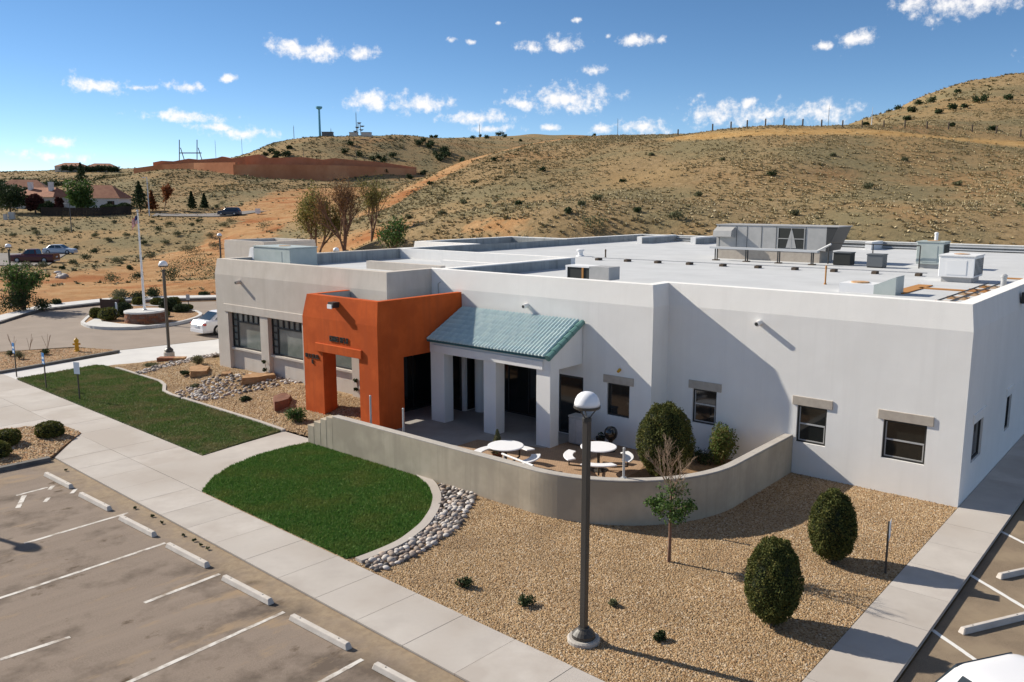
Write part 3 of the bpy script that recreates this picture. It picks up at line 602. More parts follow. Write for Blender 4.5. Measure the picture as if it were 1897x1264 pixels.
q = scatter(bedh, 4000); pebbles(q, np.full(len(q), .02), 'loose reddish pebbles around the hydrant', .025, .05)
# river rocks, each one its own stone
cob = []
for k in range(7):
    bm = bmesh.new(); bmesh.ops.create_uvsphere(bm, u_segments=8, v_segments=5, radius=1)
    ax = (1+random.uniform(-.1, .35), 1+random.uniform(-.25, .1), random.uniform(.55, .75)); ph = [random.random()*6 for _ in range(3)]
    for v in bm.verts:
        f = 1+.13*math.sin(3*v.co.x+ph[0])+.12*math.sin(2.6*v.co.y+ph[1]); v.co = Vector((v.co.x*ax[0]*f, v.co.y*ax[1]*f, v.co.z*ax[2]))
    me = bpy.data.meshes.new('stone'); bm.to_mesh(me); bm.free(); me.shade_smooth(); cob.append(me)
mats_c = []
for k, c in enumerate([(.56, .51, .47), (.42, .37, .33), (.17, .14, .13), (.60, .56, .53), (.30, .24, .20), (.48, .38, .31), (.12, .11, .105)]):
    mat('cobble%d' % k, c, .75, tuple(x*.7 for x in c), 9, 4, .3, 40, spec=.3); cob[k].materials.append(MATS['cobble%d' % k])
def cobbles(parent, poly, n, r0, r1, zf):
    pts = []; tries = 0
    while len(pts) < n and tries < 40000:
        tries += 1; p = scatter(poly, 1)[0]; r = random.uniform(r0, r1)*(1 if random.random() > .12 else 1.35)
        if all((p[0]-x)**2+(p[1]-y)**2 > (.8*(r+q))**2 for x, y, q in pts): pts.append((p[0], p[1], r))
    for (x, y, r) in pts:
        o = bpy.data.objects.new('stone', random.choice(cob)); col.objects.link(o); o.parent = parent; o.location = (x, y, zf(x, y)+r*.3); o.scale = (r, r, r); o.rotation_euler = (random.uniform(-.2, .2), random.uniform(-.2, .2), random.random()*6.28)
rb = empty('rock_bed', (0, 0, 0), 0, 'bed of grey and white river rocks between rounded lawn and gravel', 'rock bed')
cobbles(rb, px((815, 895), (882, 914), (874, 935), (853, 973), (805, 1008), (748, 1040), (702, 1060), (672, 1046), (700, 1033), (750, 1012), (792, 980), (812, 948), (819, 922)), 290, .06, .11, lambda x, y: -.01)
def gzw(x, y): p = np.array((x, y))-O; return garden_z(p@A, p@B)
rb2 = empty('rock_bed', (0, 0, 0), 0, 'dry creek of pale river rocks crossing the gravel garden', 'rock bed')
cobbles(rb2, px((318, 728), (345, 716), (400, 705), (455, 706), (520, 708), (566, 712), (566, 722), (520, 728), (440, 733), (372, 738), (340, 737), z=.12), 290, .055, .10, gzw)
rb3 = empty('rock_bed', (0, 0, 0), 0, 'short strip of river rocks beside the stone lamp planter', 'rock bed')
cobbles(rb3, px((252, 690), (300, 681), (345, 674), (400, 658), (404, 664), (350, 682), (300, 688), (258, 694), z=.06), 150, .06, .10, gzw)
# right hand side: walk, kerb, lot
rl = tag(sheet('parking_lot', [ab(-1.24, -40), ab(-1.24, 60), ab(-40, 60), ab(-40, -40)], -.12, 'asphalt_right'), 'brown pebbled asphalt lot beside the white wing', kind='structure')
zr = -.115
for a_, c_ in [((180, 660), (760, 1062)), ((610, 25), (1400, 500)), ((-20, 0), (0, 0))][:2]:
    f3 = lambda p: at(1697+p[0]/6.195, 1060+p[1]/6.195, zr)
    line_mesh(f3(a_), f3(c_), .1, zr).build('painted_line', 'paint_clean', rl, fix=False)
line_mesh(at(1853, 984, zr), at(1925, 1020, zr), .1, zr).build('painted_line', 'paint_clean', rl, fix=False)
rw = tag(sheet('side_walk', [ab(-.01, -20), ab(-.01, 40), ab(-1.22, 40), ab(-1.22, -20)], -.035, 'joint'), 'concrete side walk of slabs beside the white wing', kind='structure')
for k in range(-9, 22):
    slab([ab(-.015, k*1.55+.1), ab(-1.22, k*1.55+.1), ab(-1.22, k*1.55+1.65), ab(-.015, k*1.55+1.65)], 'concrete', rw, gap=.006)
# patio floor
mat('entry_concrete', (.27, .255, .235), .9, (.32, .30, .28), 1.5, 6, .1, 80)
tag(sheet('patio_floor', [ab(*p) for p in [(19.0, -7.45), (8.5, -7.45), (6.2, -6.5), (5.0, -4.2), (4.8, -.02), (8.98, -.02), (8.98, -1.02), (19, -1.02)]], -.004, 'paver'), 'brown brick paved patio floor', kind='structure')
tag(sheet('entry_floor', [ab(*p) for p in [(22.2, -5.6), (14.3, -5.6), (14.3, -3.6), (11.9, -2.9), (11.6, -1.02), (12.9, -1.02), (12.9, .02), (17.4, .02), (17.4, -1.02), (19.08, -1.02), (19.08, -3.3), (22.2, -3.4)]], .006, 'entry_concrete'), 'pale concrete floor under the canopy and portal', kind='structure')
tag(sheet('patio_planting', [ab(*p) for p in [(8.1, -5.6), (6.6, -6.2), (5.5, -4.8), (4.95, -2.5), (4.9, -.05), (8.9, -.05), (8.6, -1.6), (8.2, -3)]], .012, 'mulch'), 'mulched planting bed inside the patio wall', kind='structure')

# ------------------------------------------------------------------ the building
bld = empty('office_building', (O[0], O[1], 0), BROT, 'white, tan and orange stucco office building with flat roof', 'building')
ZC, ZP, ZR = 4.79, 5.5, 5.05; LEAN, PT = .1, .38
FP = [(0, 0), (9, 0), (9, -1), (19.1, -1), (19.1, -3.35), (31.1, -3.35), (31.1, 7.8), (31.1, 14), (36.2, 14), (36.2, 24), (31.1, 24), (31.1, 34), (0, 34)]
FPL = [(-a, b) for a, b in FP]        # local x = -a
def offset(poly, d):
    n = len(poly); out = []
    for i in range(n):
        p0, p1, p2 = np.array(poly[i-1]), np.array(poly[i]), np.array(poly[(i+1) % n])
        e1 = (p1-p0)/np.linalg.norm(p1-p0); e2 = (p2-p1)/np.linalg.norm(p2-p1); n1 = np.array([e1[1], -e1[0]]); n2 = np.array([e2[1], -e2[0]])   # clockwise footprint: inside is to the right
        if abs(n1@n2) > .999: out.append(p1+n1*d)
        else: out.append(p1+d*(n1+n2)/(1+n1@n2))
    return out
ar = sum(FPL[i][0]*FPL[(i+1) % len(FPL)][1]-FPL[(i+1) % len(FPL)][0]*FPL[i][1] for i in range(len(FPL)))
FPd = 1 if ar < 0 else -1
I1, I2 = offset(FPL, LEAN*FPd), offset(FPL, (LEAN+PT)*FPd)
def panel(mb, p0, p1, z0, z1, holes=(), depth=.1):
    """wall face from p0 to p1 with openings (u0, u1, z0, z1) whose reveals go inwards"""
    p0 = np.array(p0); p1 = np.array(p1); L = np.linalg.norm(p1-p0); e = (p1-p0)/L; nin = np.array([e[1], -e[0]])*FPd
    us = sorted({0., L, *[h[0] for h in holes], *[h[1] for h in holes]}); zs = sorted({z0, z1, *[h[2] for h in holes], *[h[3] for h in holes]})
    P = lambda u, z, d=0.: (*(p0+e*u+nin*d), z)
    for i in range(len(us)-1):
        for j in range(len(zs)-1):
            um, zm = (us[i]+us[i+1])/2, (zs[j]+zs[j+1])/2
            if any(h[0] < um < h[1] and h[2] < zm < h[3] for h in holes): continue
            mb.add([P(us[i], zs[j]), P(us[i+1], zs[j]), P(us[i+1], zs[j+1]), P(us[i], zs[j+1])], [(0, 1, 2, 3)])
    for (u0, u1, a0, a1) in holes:
        mb.add([P(u0, a0), P(u1, a0), P(u1, a1), P(u0, a1), P(u0, a0, depth), P(u1, a0, depth), P(u1, a1, depth), P(u0, a1, depth)], [(0, 1, 5, 4), (1, 2, 6, 5), (2, 3, 7, 6), (3, 0, 4, 7)])
holesE = {0: [(3.65, 4.54, .985, 2.12), (.92, 2.06, .985, 2.10), (7.18, 8.03, .985, 2.12)],
          2: [(9.82-9, 10.71-9, .985, 2.10), (11.7-9, 12.78-9, .0, 2.13), (12.95-9, 17.35-9, .0, 2.6)],
          4: [(h0-19.1, h1-19.1, .1, 3.1) for h0, h1 in [(20.75, 21.3), (21.3, 23.9), (24.5, 27.0), (27.6, 30.16)]],
          12: [(34-2.3, 34-1.1, .95, 2.1), (34-6.4, 34-5.6, .9, 2.05), (34-10.8, 34-9.9, .9, 2.05)]}
holesE[4] = holesE[4][1:]
depths = {0: .1, 2: .1, 4: .2, 12: .1}
NE = len(FPL); mat('membrane_grey_shaded', (.27, .28, .275), .85, (.36, .37, .365), 1.2, 6, streak=(.2, .21, .205))  # grey roof membrane, with the shade of the inner faces put into its colour
for i in range(NE):
    j = (i+1) % NE; tan_ = i in (3, 4, 5); m = 'tan_stucco' if tan_ else 'white_stucco'; mb = MB(); h = holesE.get(i, [])
    panel(mb, FPL[i], FPL[j], -.3, ZC, h, depths.get(i, .1))
    mb.add([(*FPL[i], ZC), (*FPL[j], ZC), (*I1[j], ZP), (*I1[i], ZP), (*I2[i], ZP), (*I2[j], ZP), (*I2[i], 4.7), (*I2[j], 4.7)], [(0, 1, 2, 3), (3, 2, 5, 4)])
    o = mb.build('wall', m, bld, fix=False); MB().add([(*I2[i], ZP-.04), (*I2[j], ZP-.04), (*I2[j], 4.7), (*I2[i], 4.7)], [(0, 1, 2, 3)]).build('shaded_parapet_lining', 'membrane_grey_shaded', bld, fix=False); MB().add([(*I2[i], ZP), (*I2[j], ZP), (*I2[j], ZP-.04), (*I2[i], ZP-.04)], [(0, 1, 2, 3)]).build('coping_edge', m, bld, fix=False)
    if tan_: o['label'] = 'tan stucco wall of the left wing'
roof = sheet('roof', [I2[k] for k in range(NE)], ZR-.1, 'roof_white', bld)
sheet('roof', [(-a, b) for a, b in [(.5, .5), (9.4, .5), (9.4, -.6), (18.9, -.6), (18.9, 8.0), (30.6, 8.0), (30.6, 33.5), (.5, 33.5)]], ZR, 'roof_white', bld)
def pbox(name, m, a0, a1, b0, b1, z0, z1, parent=bld): return MB().box(-a1, -a0, b0, b1, z0, z1).build(name, m, parent)
pbox('parapet', 'white_stucco', 18.75, 19.1, -.6, 7.8, 4.8, ZP-.004); pbox('parapet', 'white_stucco', 18.75, 30.6, 7.8, 8.15, 4.8, ZP-.002)
pbox('parapet', 'white_stucco', 24.2, 24.6, 30.2, 33.5, 5.0, ZP+.05); pbox('parapet', 'white_stucco', 20.6, 21.0, 30.6, 33.5, 5.0, ZP+.05); pbox('parapet', 'white_stucco', 27.6, 28.0, 28.5, 33.5, 5.0, ZP+.05)
for (a_0, a_1, b_0, b_1) in [(18.736, 18.747, -.58, 7.79), (30.585, 30.597, 8.16, 33.4), (24.186, 24.198, 30.2, 33.4), (20.586, 20.598, 30.6, 33.4), (27.586, 27.598, 28.5, 33.4)]: pbox('shaded_parapet_lining', 'membrane_grey_shaded', a_0, a_1, b_0, b_1, 4.9, ZP-.05)  # membrane on right-facing parapet sides only, darkened to stand for their shade
pbox('parapet', 'white_stucco', 12.4, 12.8, 31.2, 33.5, 5.0, ZP+.05); pbox('parapet', 'white_stucco', 16.6, 17.0, 31.0, 33.5, 5.0, ZP+.05)
for zz in (5.12, 5.3): pbox('rail', 'roof_white', .6, 27.5, 33.35, 33.5, zz, zz+.07)
pbox('parapet', 'tan_stucco', 21.5, 26.5, 1.9, 2.2, 4.9, 5.32); pbox('parapet', 'white_stucco', 20.3, 24.5, 4.9, 5.2, 4.9, 5.28)
tw = MB(); tw.box(-37.4, -33.6, 1.0, 4.3, -.3, 5.85); tw.build('wall', 'tan_stucco', bld)['label'] = 'tan stucco block behind the left wing'
sheet('roof', [(-a, b) for a, b in [(33.9, 1.3), (37.1, 1.3), (37.1, 4.0), (33.9, 4.0)]], 5.855, 'roof_white', bld)
for (a0, a1, b0, b1) in [(33.62, 37.38, 1.02, 1.25), (33.62, 33.85, 1.25, 4.28), (37.15, 37.38, 1.25, 4.28), (33.85, 37.15, 4.05, 4.28)]: pbox('parapet', 'tan_stucco', a0, a1, b0, b1, 5.84, 6.02)

def window(a0, a1, z0, z1, plane, axis='a', depth=.06, rail=None, lintel=None, pane='glass', sash=False):
    """axis a: in a wall of constant b, axis b: in the right end wall"""
    def T(u0, u1, d0, d1, q0, q1, mb):
        if axis == 'a': mb.box(-u1, -u0, plane+d0, plane+d1, q0, q1)
        else: mb.box(-plane-d1, -plane-d0, u0, u1, q0, q1)
    fw = .055; f = MB()
    T(a0+.002, a0+fw, depth, depth+.05, z0+.002, z1-.002, f); T(a1-fw, a1-.002, depth, depth+.05, z0+.002, z1-.002, f)
    T(a0+fw, a1-fw, depth, depth+.05, z0+.002, z0+fw, f); T(a0+fw, a1-fw, depth, depth+.05, z1-fw, z1-.002, f)
    w = f.build('window', 'black_frame', bld)
    g = MB(); T(a0+fw-.01, a1-fw+.01, depth+.025, depth+.04, z0+fw-.01, z1-fw+.01, g); g.build('pane', pane, w)
    if rail:
        r = MB(); T(a0+fw, a1-fw, depth+.005, depth+.03, rail-.022, rail+.022, r); r.build('meeting_rail', 'galv', w)
        r = MB(); T(a0+fw, a0+fw+.03, depth+.008, depth+.03, z0+fw, rail-.022, r); T(a1-fw-.03, a1-fw, depth+.008, depth+.03, z0+fw, z1-fw, r); T(a0+fw+.03, a1-fw-.03, depth+.008, depth+.03, z0+fw, z0+fw+.03, r); r.build('sash', 'grey_metal', w)
    if lintel:
        l = MB(); T(a0-.16, a1+.15, -.035, .02, z1+.005, z1+.275, l); o = l.build('lintel', lintel, w); bevel(o, .008)
    return w
window(3.65, 4.54, .985, 2.12, 0, rail=1.56, lintel='trim_tan'); window(.92, 2.06, .985, 2.10, 0, rail=1.54, lintel='trim_tan'); window(7.18, 8.03, .985, 2.12, 0, rail=1.62, lintel='trim_tan')
window(9.82, 10.71, .985, 2.10, -1, lintel='trim_tan')
for b0, b1, z0, z1 in [(1.1, 2.3, .95, 2.1), (5.6, 6.4, .9, 2.05), (9.9, 10.8, .9, 2.05)]: window(b0, b1, z0, z1, 0, 'b', lintel='white_stucco')
# glazed door and recessed storefront under the canopy
d = pbox('door', 'black_frame', 11.705, 12.775, -.94, -.9, .02, 2.125); pbox('pane', 'glass', 11.79, 12.69, -.955, -.935, .12, 2.04, d); MB().tube([(-11.86, -.99, .9), (-11.86, -.99, 1.3)], .015).build('handle', 'galv', d)
rc = MB(); rc.add([(-17.35, -.9, 0), (-17.35, .02, 0), (-17.35, .02, 2.6), (-17.35, -.9, 2.6), (-12.95, -.9, 0), (-12.95, .02, 0), (-12.95, .02, 2.6), (-12.95, -.9, 2.6)], [(0, 1, 2, 3), (4, 7, 6, 5), (2, 6, 7, 3)])
rc.build('recess', 'white_stucco', bld, fix=False)
stf = MB()
for u in (12.96, 13.9, 14.9, 15.9, 16.85, 17.28): stf.box(-u-.06, -u, -.02, .04, .02, 2.59)
for z in (.02, 2.2, 2.53): stf.box(-17.28, -13.02, -.018, .038, z, z+.06)
sf = stf.build('storefront', 'black_frame', bld)
for u0, u1 in [(13.02, 13.9), (13.96, 14.9), (14.96, 15.9), (15.96, 16.85)]:
    pbox('pane', 'glass', u0, u1, .0, .012, .08, 2.2, sf)
pbox('pane', 'glass', 17.315, 17.33, -.88, -.02, .05, 2.5, sf)
MB().lathe([(.24, .006), (.24, 2.6)], 24, (-16.9, -.55, 0)).build('column', 'white_stucco', bld, smooth=False)
# tan wing window bays
for h0, h1 in [(21.3, 23.9), (24.5, 27.0), (27.6, 30.16)]:
    pbox('wall_panel', 'tan_stucco', h0, h1, -3.15, -3.0, .0, 1.34)
    zs0, zs1 = 1.43, 3.1; f = MB(); y0, y1 = -3.15, -3.09
    def fb(u0, u1, q0, q1): f.box(-u1, -u0, y0, y1, q0, q1)
    fb(h0+.003, h0+.07, zs0, zs1); fb(h1-.07, h1-.003, zs0, zs1); fb(h0+.07, h1-.07, zs0, zs0+.07); fb(h0+.07, h1-.07, zs1-.07, zs1-.003)
    st = h1-.46
    fb(st, st+.07, zs0+.07, zs1-.07); fb(h0+.07, st, zs1-.48, zs1-.41)
    for q in np.linspace(zs0+.07, zs1-.07, 6)[1:-1]: fb(st+.07, h1-.07, q-.03, q+.03)
    for u in np.linspace(h0+.07, st, 6)[1:-1]: fb(u-.035, u+.035, zs1-.41, zs1-.07)
    w = f.build('window', 'black_frame', bld); pbox('pane', 'glass_pale', h0+.05, h1-.05, -3.10, -3.085, zs0+.04, zs1-.04, w)
    pbox('sill', 'tan_stucco', h0+.002, h1-.002, -3.27, -3.02, 1.345, 1.43, w); pbox('apron', 'tan_stucco', h0+.002, h1-.002, -3.19, -3.02, 1.28, 1.345, w)
bn = pbox('header_band', 'tan_stucco', 20.9, 30.45, -3.39, -3.3, 3.1, 3.46); bevel(bn, .012)
# water spouts and wall light boxes
for (a, b, z) in [(5.85, 0, 4.5), (14.2, -1, 4.45), (29.0, -3.35, 4.55)]:
    s_ = MB(); s_.tube([(-a, b+.05, z), (-a, b-.25, z-.03)], .085, 12); s_.build('water_spout', 'white_stucco' if b > -3 else 'tan_stucco', bld)
    MB().tube([(-a, b-.249, z-.03), (-a, b-.255, z-.03)], .055, 12).build('spout_mouth', 'fan_dark', bld)
pbox('wall_light', 'dark_metal', -.16, .0, 6.3, 6.6, 4.95, 5.3)
wl2 = MB().tube([(-10.2, -1.02, 2.62), (-10.2, -1.14, 2.56)], .05, 10).build('wall_light', 'yellow_paint', bld)
pb = MB(); pb.tube([(-18.7, -1.03, 4.4), (-18.7, -1.03, 4.95), (-18.55, -1.06, 5.02)], .018); pb.build('conduit', 'grey_metal', bld)
# orange portal
por = MB()
def obox(a0, a1, b0, b1, z0, z1): por.box(-a1, -a0, b0, b1, z0, z1)
obox(20.55, 21.72, -5.3, -4.7, -.1, 2.6); po = por.build('portal_post', 'orange_stucco', bld); po['label'] = 'orange stucco left leg of the entrance portal'
por = MB().prism([(-18.46, -5.3), (-17.43, -5.3), (-17.43, -4.1), (-17.95, -4.1), (-17.95, -4.7), (-18.46, -4.7)], -.1, 2.6); por.build('portal_post', 'orange_stucco', bld)['label'] = 'orange stucco right leg of the entrance portal'
o3 = [(-21.72, -5.3), (-17.43, -5.3), (-17.43, -1.02), (-19.08, -1.02), (-19.08, -3.37), (-21.72, -3.37)]
o4 = [(-21.50, -5.22), (-17.46, -5.22), (-17.46, -1.02), (-19.08, -1.02), (-19.08, -3.37), (-21.50, -3.37)]
hd = MB(); n6 = 6
def ring(p, z): return [(x, y, z) for x, y in p]
o35 = [tuple(np.array(p)*.55+np.array(q_)*.45) for p, q_ in zip(o3, o4)]
V6 = ring(o3, 2.6)+ring(o3, 3.85)+ring(o35, 4.24); F6 = [tuple(range(n6)), tuple(range(2*n6, 3*n6))]
for k in range(2):
    for i in range(n6): j = (i+1) % n6; F6.append((k*n6+i, k*n6+j, (k+1)*n6+j, (k+1)*n6+i))
hd.add(V6, F6); h_ = hd.build('portal_head', 'orange_stucco', bld); h_['label'] = 'orange stucco upper block of the entrance portal'
def rim(p0, p1, q0, q1, in0, in1, name='parapet'):
    MB().hexa([(*p0, 4.24), (*p1, 4.24), (*in1, 4.24), (*in0, 4.24)], [(*q0, 4.7), (*q1, 4.7), (*in1, 4.7), (*in0, 4.7)]).build(name, 'orange_stucco', h_)
rim(o35[0], o35[1], o4[0], o4[1], (-21.25, -4.97), (-17.71, -4.97)); rim(o35[1], o35[2], o4[1], o4[2], (-17.71, -4.97), (-17.71, -1.03)); rim(o35[5], o35[0], o4[5], o4[0], (-21.25, -3.37), (-21.25, -4.97))
for (x0_, x1_, y0_, y1_) in [(-21.249, -17.711, -4.969, -4.955), (-17.725, -17.711, -4.955, -1.03), (-21.249, -21.235, -4.955, -3.38)]: MB().box(x0_, x1_, y0_, y1_, 4.25, 4.68).build('membrane', 'grey_metal', h_)
lt = pbox('lintel', 'orange_stucco', 18.26, 20.92, -5.37, -5.28, 2.6, 2.92, h_); bevel(lt, .015)
sheet('roof', [(-21.23, -4.95), (-17.73, -4.95), (-17.73, -1.04), (-19.06, -1.04), (-19.06, -3.38), (-21.23, -3.38)], 4.262, 'grey_metal', h_)
fl = pbox('flood_light', 'dark_metal', 19.55, 19.85, -5.52, -5.2, 4.34, 4.54, h_); pbox('lens', 'white_plastic', 19.6, 19.85, -5.56, -5.525, 4.31, 4.46, h_)
def lettering(a_left, z, n, w, hgt, pl, seed):
    rr = random.Random(seed); mb = MB(); pitch = w/n
    for i in range(n):
        u = -a_left+i*pitch; x0, x1 = u, u+pitch*.72; t = pitch*.2
        kind = rr.choice('HEITNLE'); y0, y1 = pl-.03, pl+.002
        mb.box(x0, x0+t, y0, y1, z, z+hgt)
        if kind in 'HN': mb.box(x1-t, x1, y0, y1, z, z+hgt); mb.box(x0+t, x1-t, y0, y1, z+hgt*.42, z+hgt*.6)
        if kind in 'EL': mb.box(x0+t, x1, y0, y1, z, z+hgt*.2)
        if kind in 'ET': mb.box(x0+t, x1, y0, y1, z+hgt*.8, z+hgt); mb.box(x0+t, x1-t, y0, y1, z+hgt*.4, z+hgt*.58)
    return mb
lettering(20.08, 3.06, 9, 1.08, .2, -5.3, 3).build('lettering', 'fan_dark', h_)
lettering(21.6, 2.29, 8, .86, .15, -5.3, 5).build('lettering', 'fan_dark', po); lettering(21.22, 2.08, 1, .14, .15, -5.3, 8).build('lettering', 'fan_dark', po)
# canopy: columns, beam, gable, tiles
for a0, a1 in [(11.78, 12.38), (14.19, 14.77), (16.72, 17.42)]:
    c_ = pbox('column', 'white_stucco', a0, a1, -2.76, -2.28, -.05, 2.62); bevel(c_, .012)
pbox('beam', 'white_stucco', 11.75, 17.42, -2.78, -2.26, 2.62, 3.02); bb = pbox('beam', 'white_stucco', 12.06, 17.2, -2.84, -2.78, 2.63, 2.93); bevel(bb, .01)
pbox('soffit', 'white_stucco', 11.95, 17.42, -2.26, -1.01, 2.9, 2.98)
ed = MB().box(-19.08, -19.05, -3.2, -1.1, .01, 2.5).build('door', 'black_frame', bld)
for y0_, y1_ in [(-3.12, -2.19), (-2.11, -1.18)]: MB().box(-19.05, -19.038, y0_, y1_, .1, 2.4).build('pane', 'glass', ed)
dd = pbox('door', 'black_frame', 17.5, 19.0, -1.045, -1.012, .01, 2.45); pbox('pane', 'glass', 17.58, 18.25, -1.055, -1.04, .1, 2.36, dd); pbox('pane', 'glass', 18.3, 18.93, -1.055, -1.04, .1, 2.36, dd)
gb = MB(); prof = [(-2.78, 3.02), (-1.02, 3.02), (-1.02, 4.0), (-2.78, 3.03)]
for u0, u1 in [(11.75, 11.95)]:
    gb.hexa([(-u0, y, z) for y, z in [(-2.26, 2.62), (-1.02, 2.62), (-1.02, 3.98), (-2.78, 3.06), (-2.78, 3.021), (-2.26, 3.021)]], [(-u1, y, z) for y, z in [(-2.26, 2.62), (-1.02, 2.62), (-1.02, 3.98), (-2.78, 3.06), (-2.78, 3.021), (-2.26, 3.021)]])
gb.build('gable', 'white_stucco', bld)
ey, ez, ry, rz_ = -2.93, 3.10, -1.02, 4.09
rd = MB().hexa([(-17.43, ey, ez-.07), (-11.72, ey, ez-.07), (-11.72, ry, rz_-.07), (-17.43, ry, rz_-.07)], [(-17.43, ey, ez), (-11.72, ey, ez), (-11.72, ry, rz_), (-17.43, ry, rz_)])
mat('tile_deck', (.05, .13, .14), .8); deck = rd.build('canopy_roof', 'tile_deck', bld); deck['label'] = 'teal tiled roof of the canopy'
NC, NR = 37, 8; wt = (17.41-11.86)/NC; sl = math.hypot(ry-ey, rz_-ez); ang = math.atan2(rz_-ez, ry-ey); lt_ = sl/NR*1.12
tm = MB(); seg = 5; ring0, ring1 = [], []
for k in range(seg+1):
    t = math.pi*k/seg; ring0.append((-math.cos(t)*wt*.39, 0, .012+math.sin(t)*wt*.52)); ring1.append((-math.cos(t)*wt*.37, lt_, -.004+math.sin(t)*wt*.48))
n_ = seg+1; tm.add(ring0+ring1, [(k, k+1, n_+k+1, n_+k) for k in range(seg)]+[tuple(range(seg, -1, -1))])
tme_ = tm.mesh('roof_tile', False); tme_.materials.append(MATS['tile_teal'])
cols_t = []
for k, c in enumerate([(.45, .58, .60), (.49, .62, .63), (.42, .55, .58), (.52, .64, .64)]):
    mat('tile%d' % k, c, .5, tuple(x*.92 for x in c), 8, 4, 0, spec=.5); q_ = tme_.copy(); q_.materials.clear(); q_.materials.append(MATS['tile%d' % k]); q_.shade_smooth(); cols_t.append(q_)
for r_ in range(NR):
    for c_ in range(NC):
        o = bpy.data.objects.new('roof_tile', random.choice(cols_t)); col.objects.link(o); o.parent = deck
        f_ = r_/NR; o.location = (-17.41+wt*(c_+.5), ey-.04+(ry-ey)*f_, ez+(rz_-ez)*f_+.012); o.rotation_euler = (ang, 0, 0)
mat('tile_edge', (.10, .22, .20), .5, (.14, .27, .25), 6)
for r_ in range(6):
    f0, f1 = r_/6, (r_+1.12)/6; t = MB().tube([(-11.74, ey-.04+(ry-ey)*f0, ez+(rz_-ez)*f0-.02), (-11.74, ey-.04+(ry-ey)*f1, ez+(rz_-ez)*f1-.035)], [.115, .095], 8); t.build('edge_tile', 'tile_edge', deck)

# ------------------------------------------------------------------ patio wall
pw = empty('patio_wall', ab(11, -7.6), BROT, 'low grey tan stucco wall curving round the patio', 'wall')
path = [(18.45, -7.5), (17.2, -7.52), (14, -7.55), (11, -7.58), (9, -7.58)]
cxa, cxb, rr_ = 8.6, -3.75, 3.85
for t in np.linspace(0, 90, 46): path.append((8.6-rr_*math.sin(R(t)), cxb-rr_*math.cos(R(t))))
path += [(4.75, -2.2), (4.74, -.02)]
base = np.array(ab(11, -7.6)[:2])
def wloc(a, b): return (-(a-11), b+7.6)
def wallstrip(pts, w, z0, z1, flare=0.):
    P = [np.array(wloc(*p)) for p in pts]; vs = []; fs = []; n = len(P)
    for i in range(n):
        a, c = P[max(i-1, 0)], P[min(i+1, n-1)]; d = (c-a)/np.linalg.norm(c-a); k = np.array([-d[1], d[0]])*w/2; kb = k*(1+flare)
        vs += [(*(P[i]-kb), z0), (*(P[i]+kb), z0), (*(P[i]+k), z1), (*(P[i]-k), z1)]
    for i in range(n-1):
        for k in range(4): fs.append((i*4+k, i*4+(k+1) % 4, i*4+4+(k+1) % 4, i*4+4+k))
    fs += [(0, 1, 2, 3), (4*n-1, 4*n-2, 4*n-3, 4*n-4)]; return MB().add(vs, fs)
main_p = [(17.05, -7.52)]+path[2:]
wallstrip(main_p, .26, -.1, 1.14).build('wall', 'patio_stucco', pw, smooth=False)
cap = wallstrip(main_p, .25, 1.14, 1.185).build('coping', 'kerb', pw); bevel(cap, .012)
for k, (a0, a1, z) in enumerate([(18.42, 18.06, .66), (18.06, 17.7, .84), (17.7, 17.38, 1.0), (17.38, 17.05, 1.12)]):
    st_ = wallstrip([(a0, -7.52), (a1, -7.52)], .262, -.1, z).build('step', 'patio_stucco', pw); bevel(st_, .015)
def post(a, b, z0, z1, label):
    t = empty('metal_post', ab(a, b, z0), BROT, label, 'post', 'galvanised posts along the patio wall')
    MB().tube([(0, 0, 0), (0, 0, z1-z0)], .032, 10).build('pipe', 'galv', t, smooth=False); MB().lathe([(.038, 0), (.038, .02), (.012, .035)], 10, (0, 0, z1-z0)).build('cap', 'galv', t)
    MB().box(-.06, .06, -.06, .06, 0, .012).build('base_plate', 'galv', t)
post(15.75, -7.1, 0, 1.95, 'galvanised post in front of the orange portal leg'); post(14.2, -7.1, 0, 1.78, 'galvanised post nearest the first white canopy column')
post(6.35, -6.72, 1.185, 1.95, 'galvanised post on the curve of the patio wall')

# ------------------------------------------------------------------ patio furniture
def picnic(a, b, rot, label):
    t = empty('picnic_table', ab(a, b, -.004), BROT+rot, label, 'table', 'round picnic tables on the patio')
    tp = MB().lathe([(.50, .70), (.555, .715), (.56, .74), (.54, .75)], 32).build('table_top', 'white_plastic', t)
    fr = MB(); fr.tube([(0, 0, .02), (0, 0, .70)], .045, 10)
    for k in range(4):
        q = k*math.pi/2; c, s = math.cos(q), math.sin(q); fr.tube([(c*.05, s*.05, .12), (c*.5, s*.5, .10), (c*.9, s*.9, .13), (c*.9, s*.9, .42)], .028, 8)
    fr.lathe([(.3, .0), (.3, .02), (.06, .05)], 16); fr.build('frame', 'bronze', t)
    for k in range(4):
        q = k*math.pi/2; pts0, pts1 = [], []; n = 9; poly = []
        for i in range(n): w = q+R(-31+62*i/(n-1)); poly.append((math.cos(w)*1.08, math.sin(w)*1.08))
        for i in range(n): w = q+R(29-58*i/(n-1)); poly.append((math.cos(w)*.78, math.sin(w)*.78))
        s_ = MB().prism(poly, .42, .46).build('bench', 'white_plastic', t); bevel(s_, .012)
    return t
picnic(11.5, -5.35, R(12), 'round white picnic table nearest the middle canopy column'); picnic(9.25, -3.6, R(35), 'round white picnic table beside the large egg shaped shrub')
gbl = empty('gazing_ball', ab(10.03, -1.75, 0), 0, 'glossy black gazing ball on a stand by the patio window', 'garden ornament')
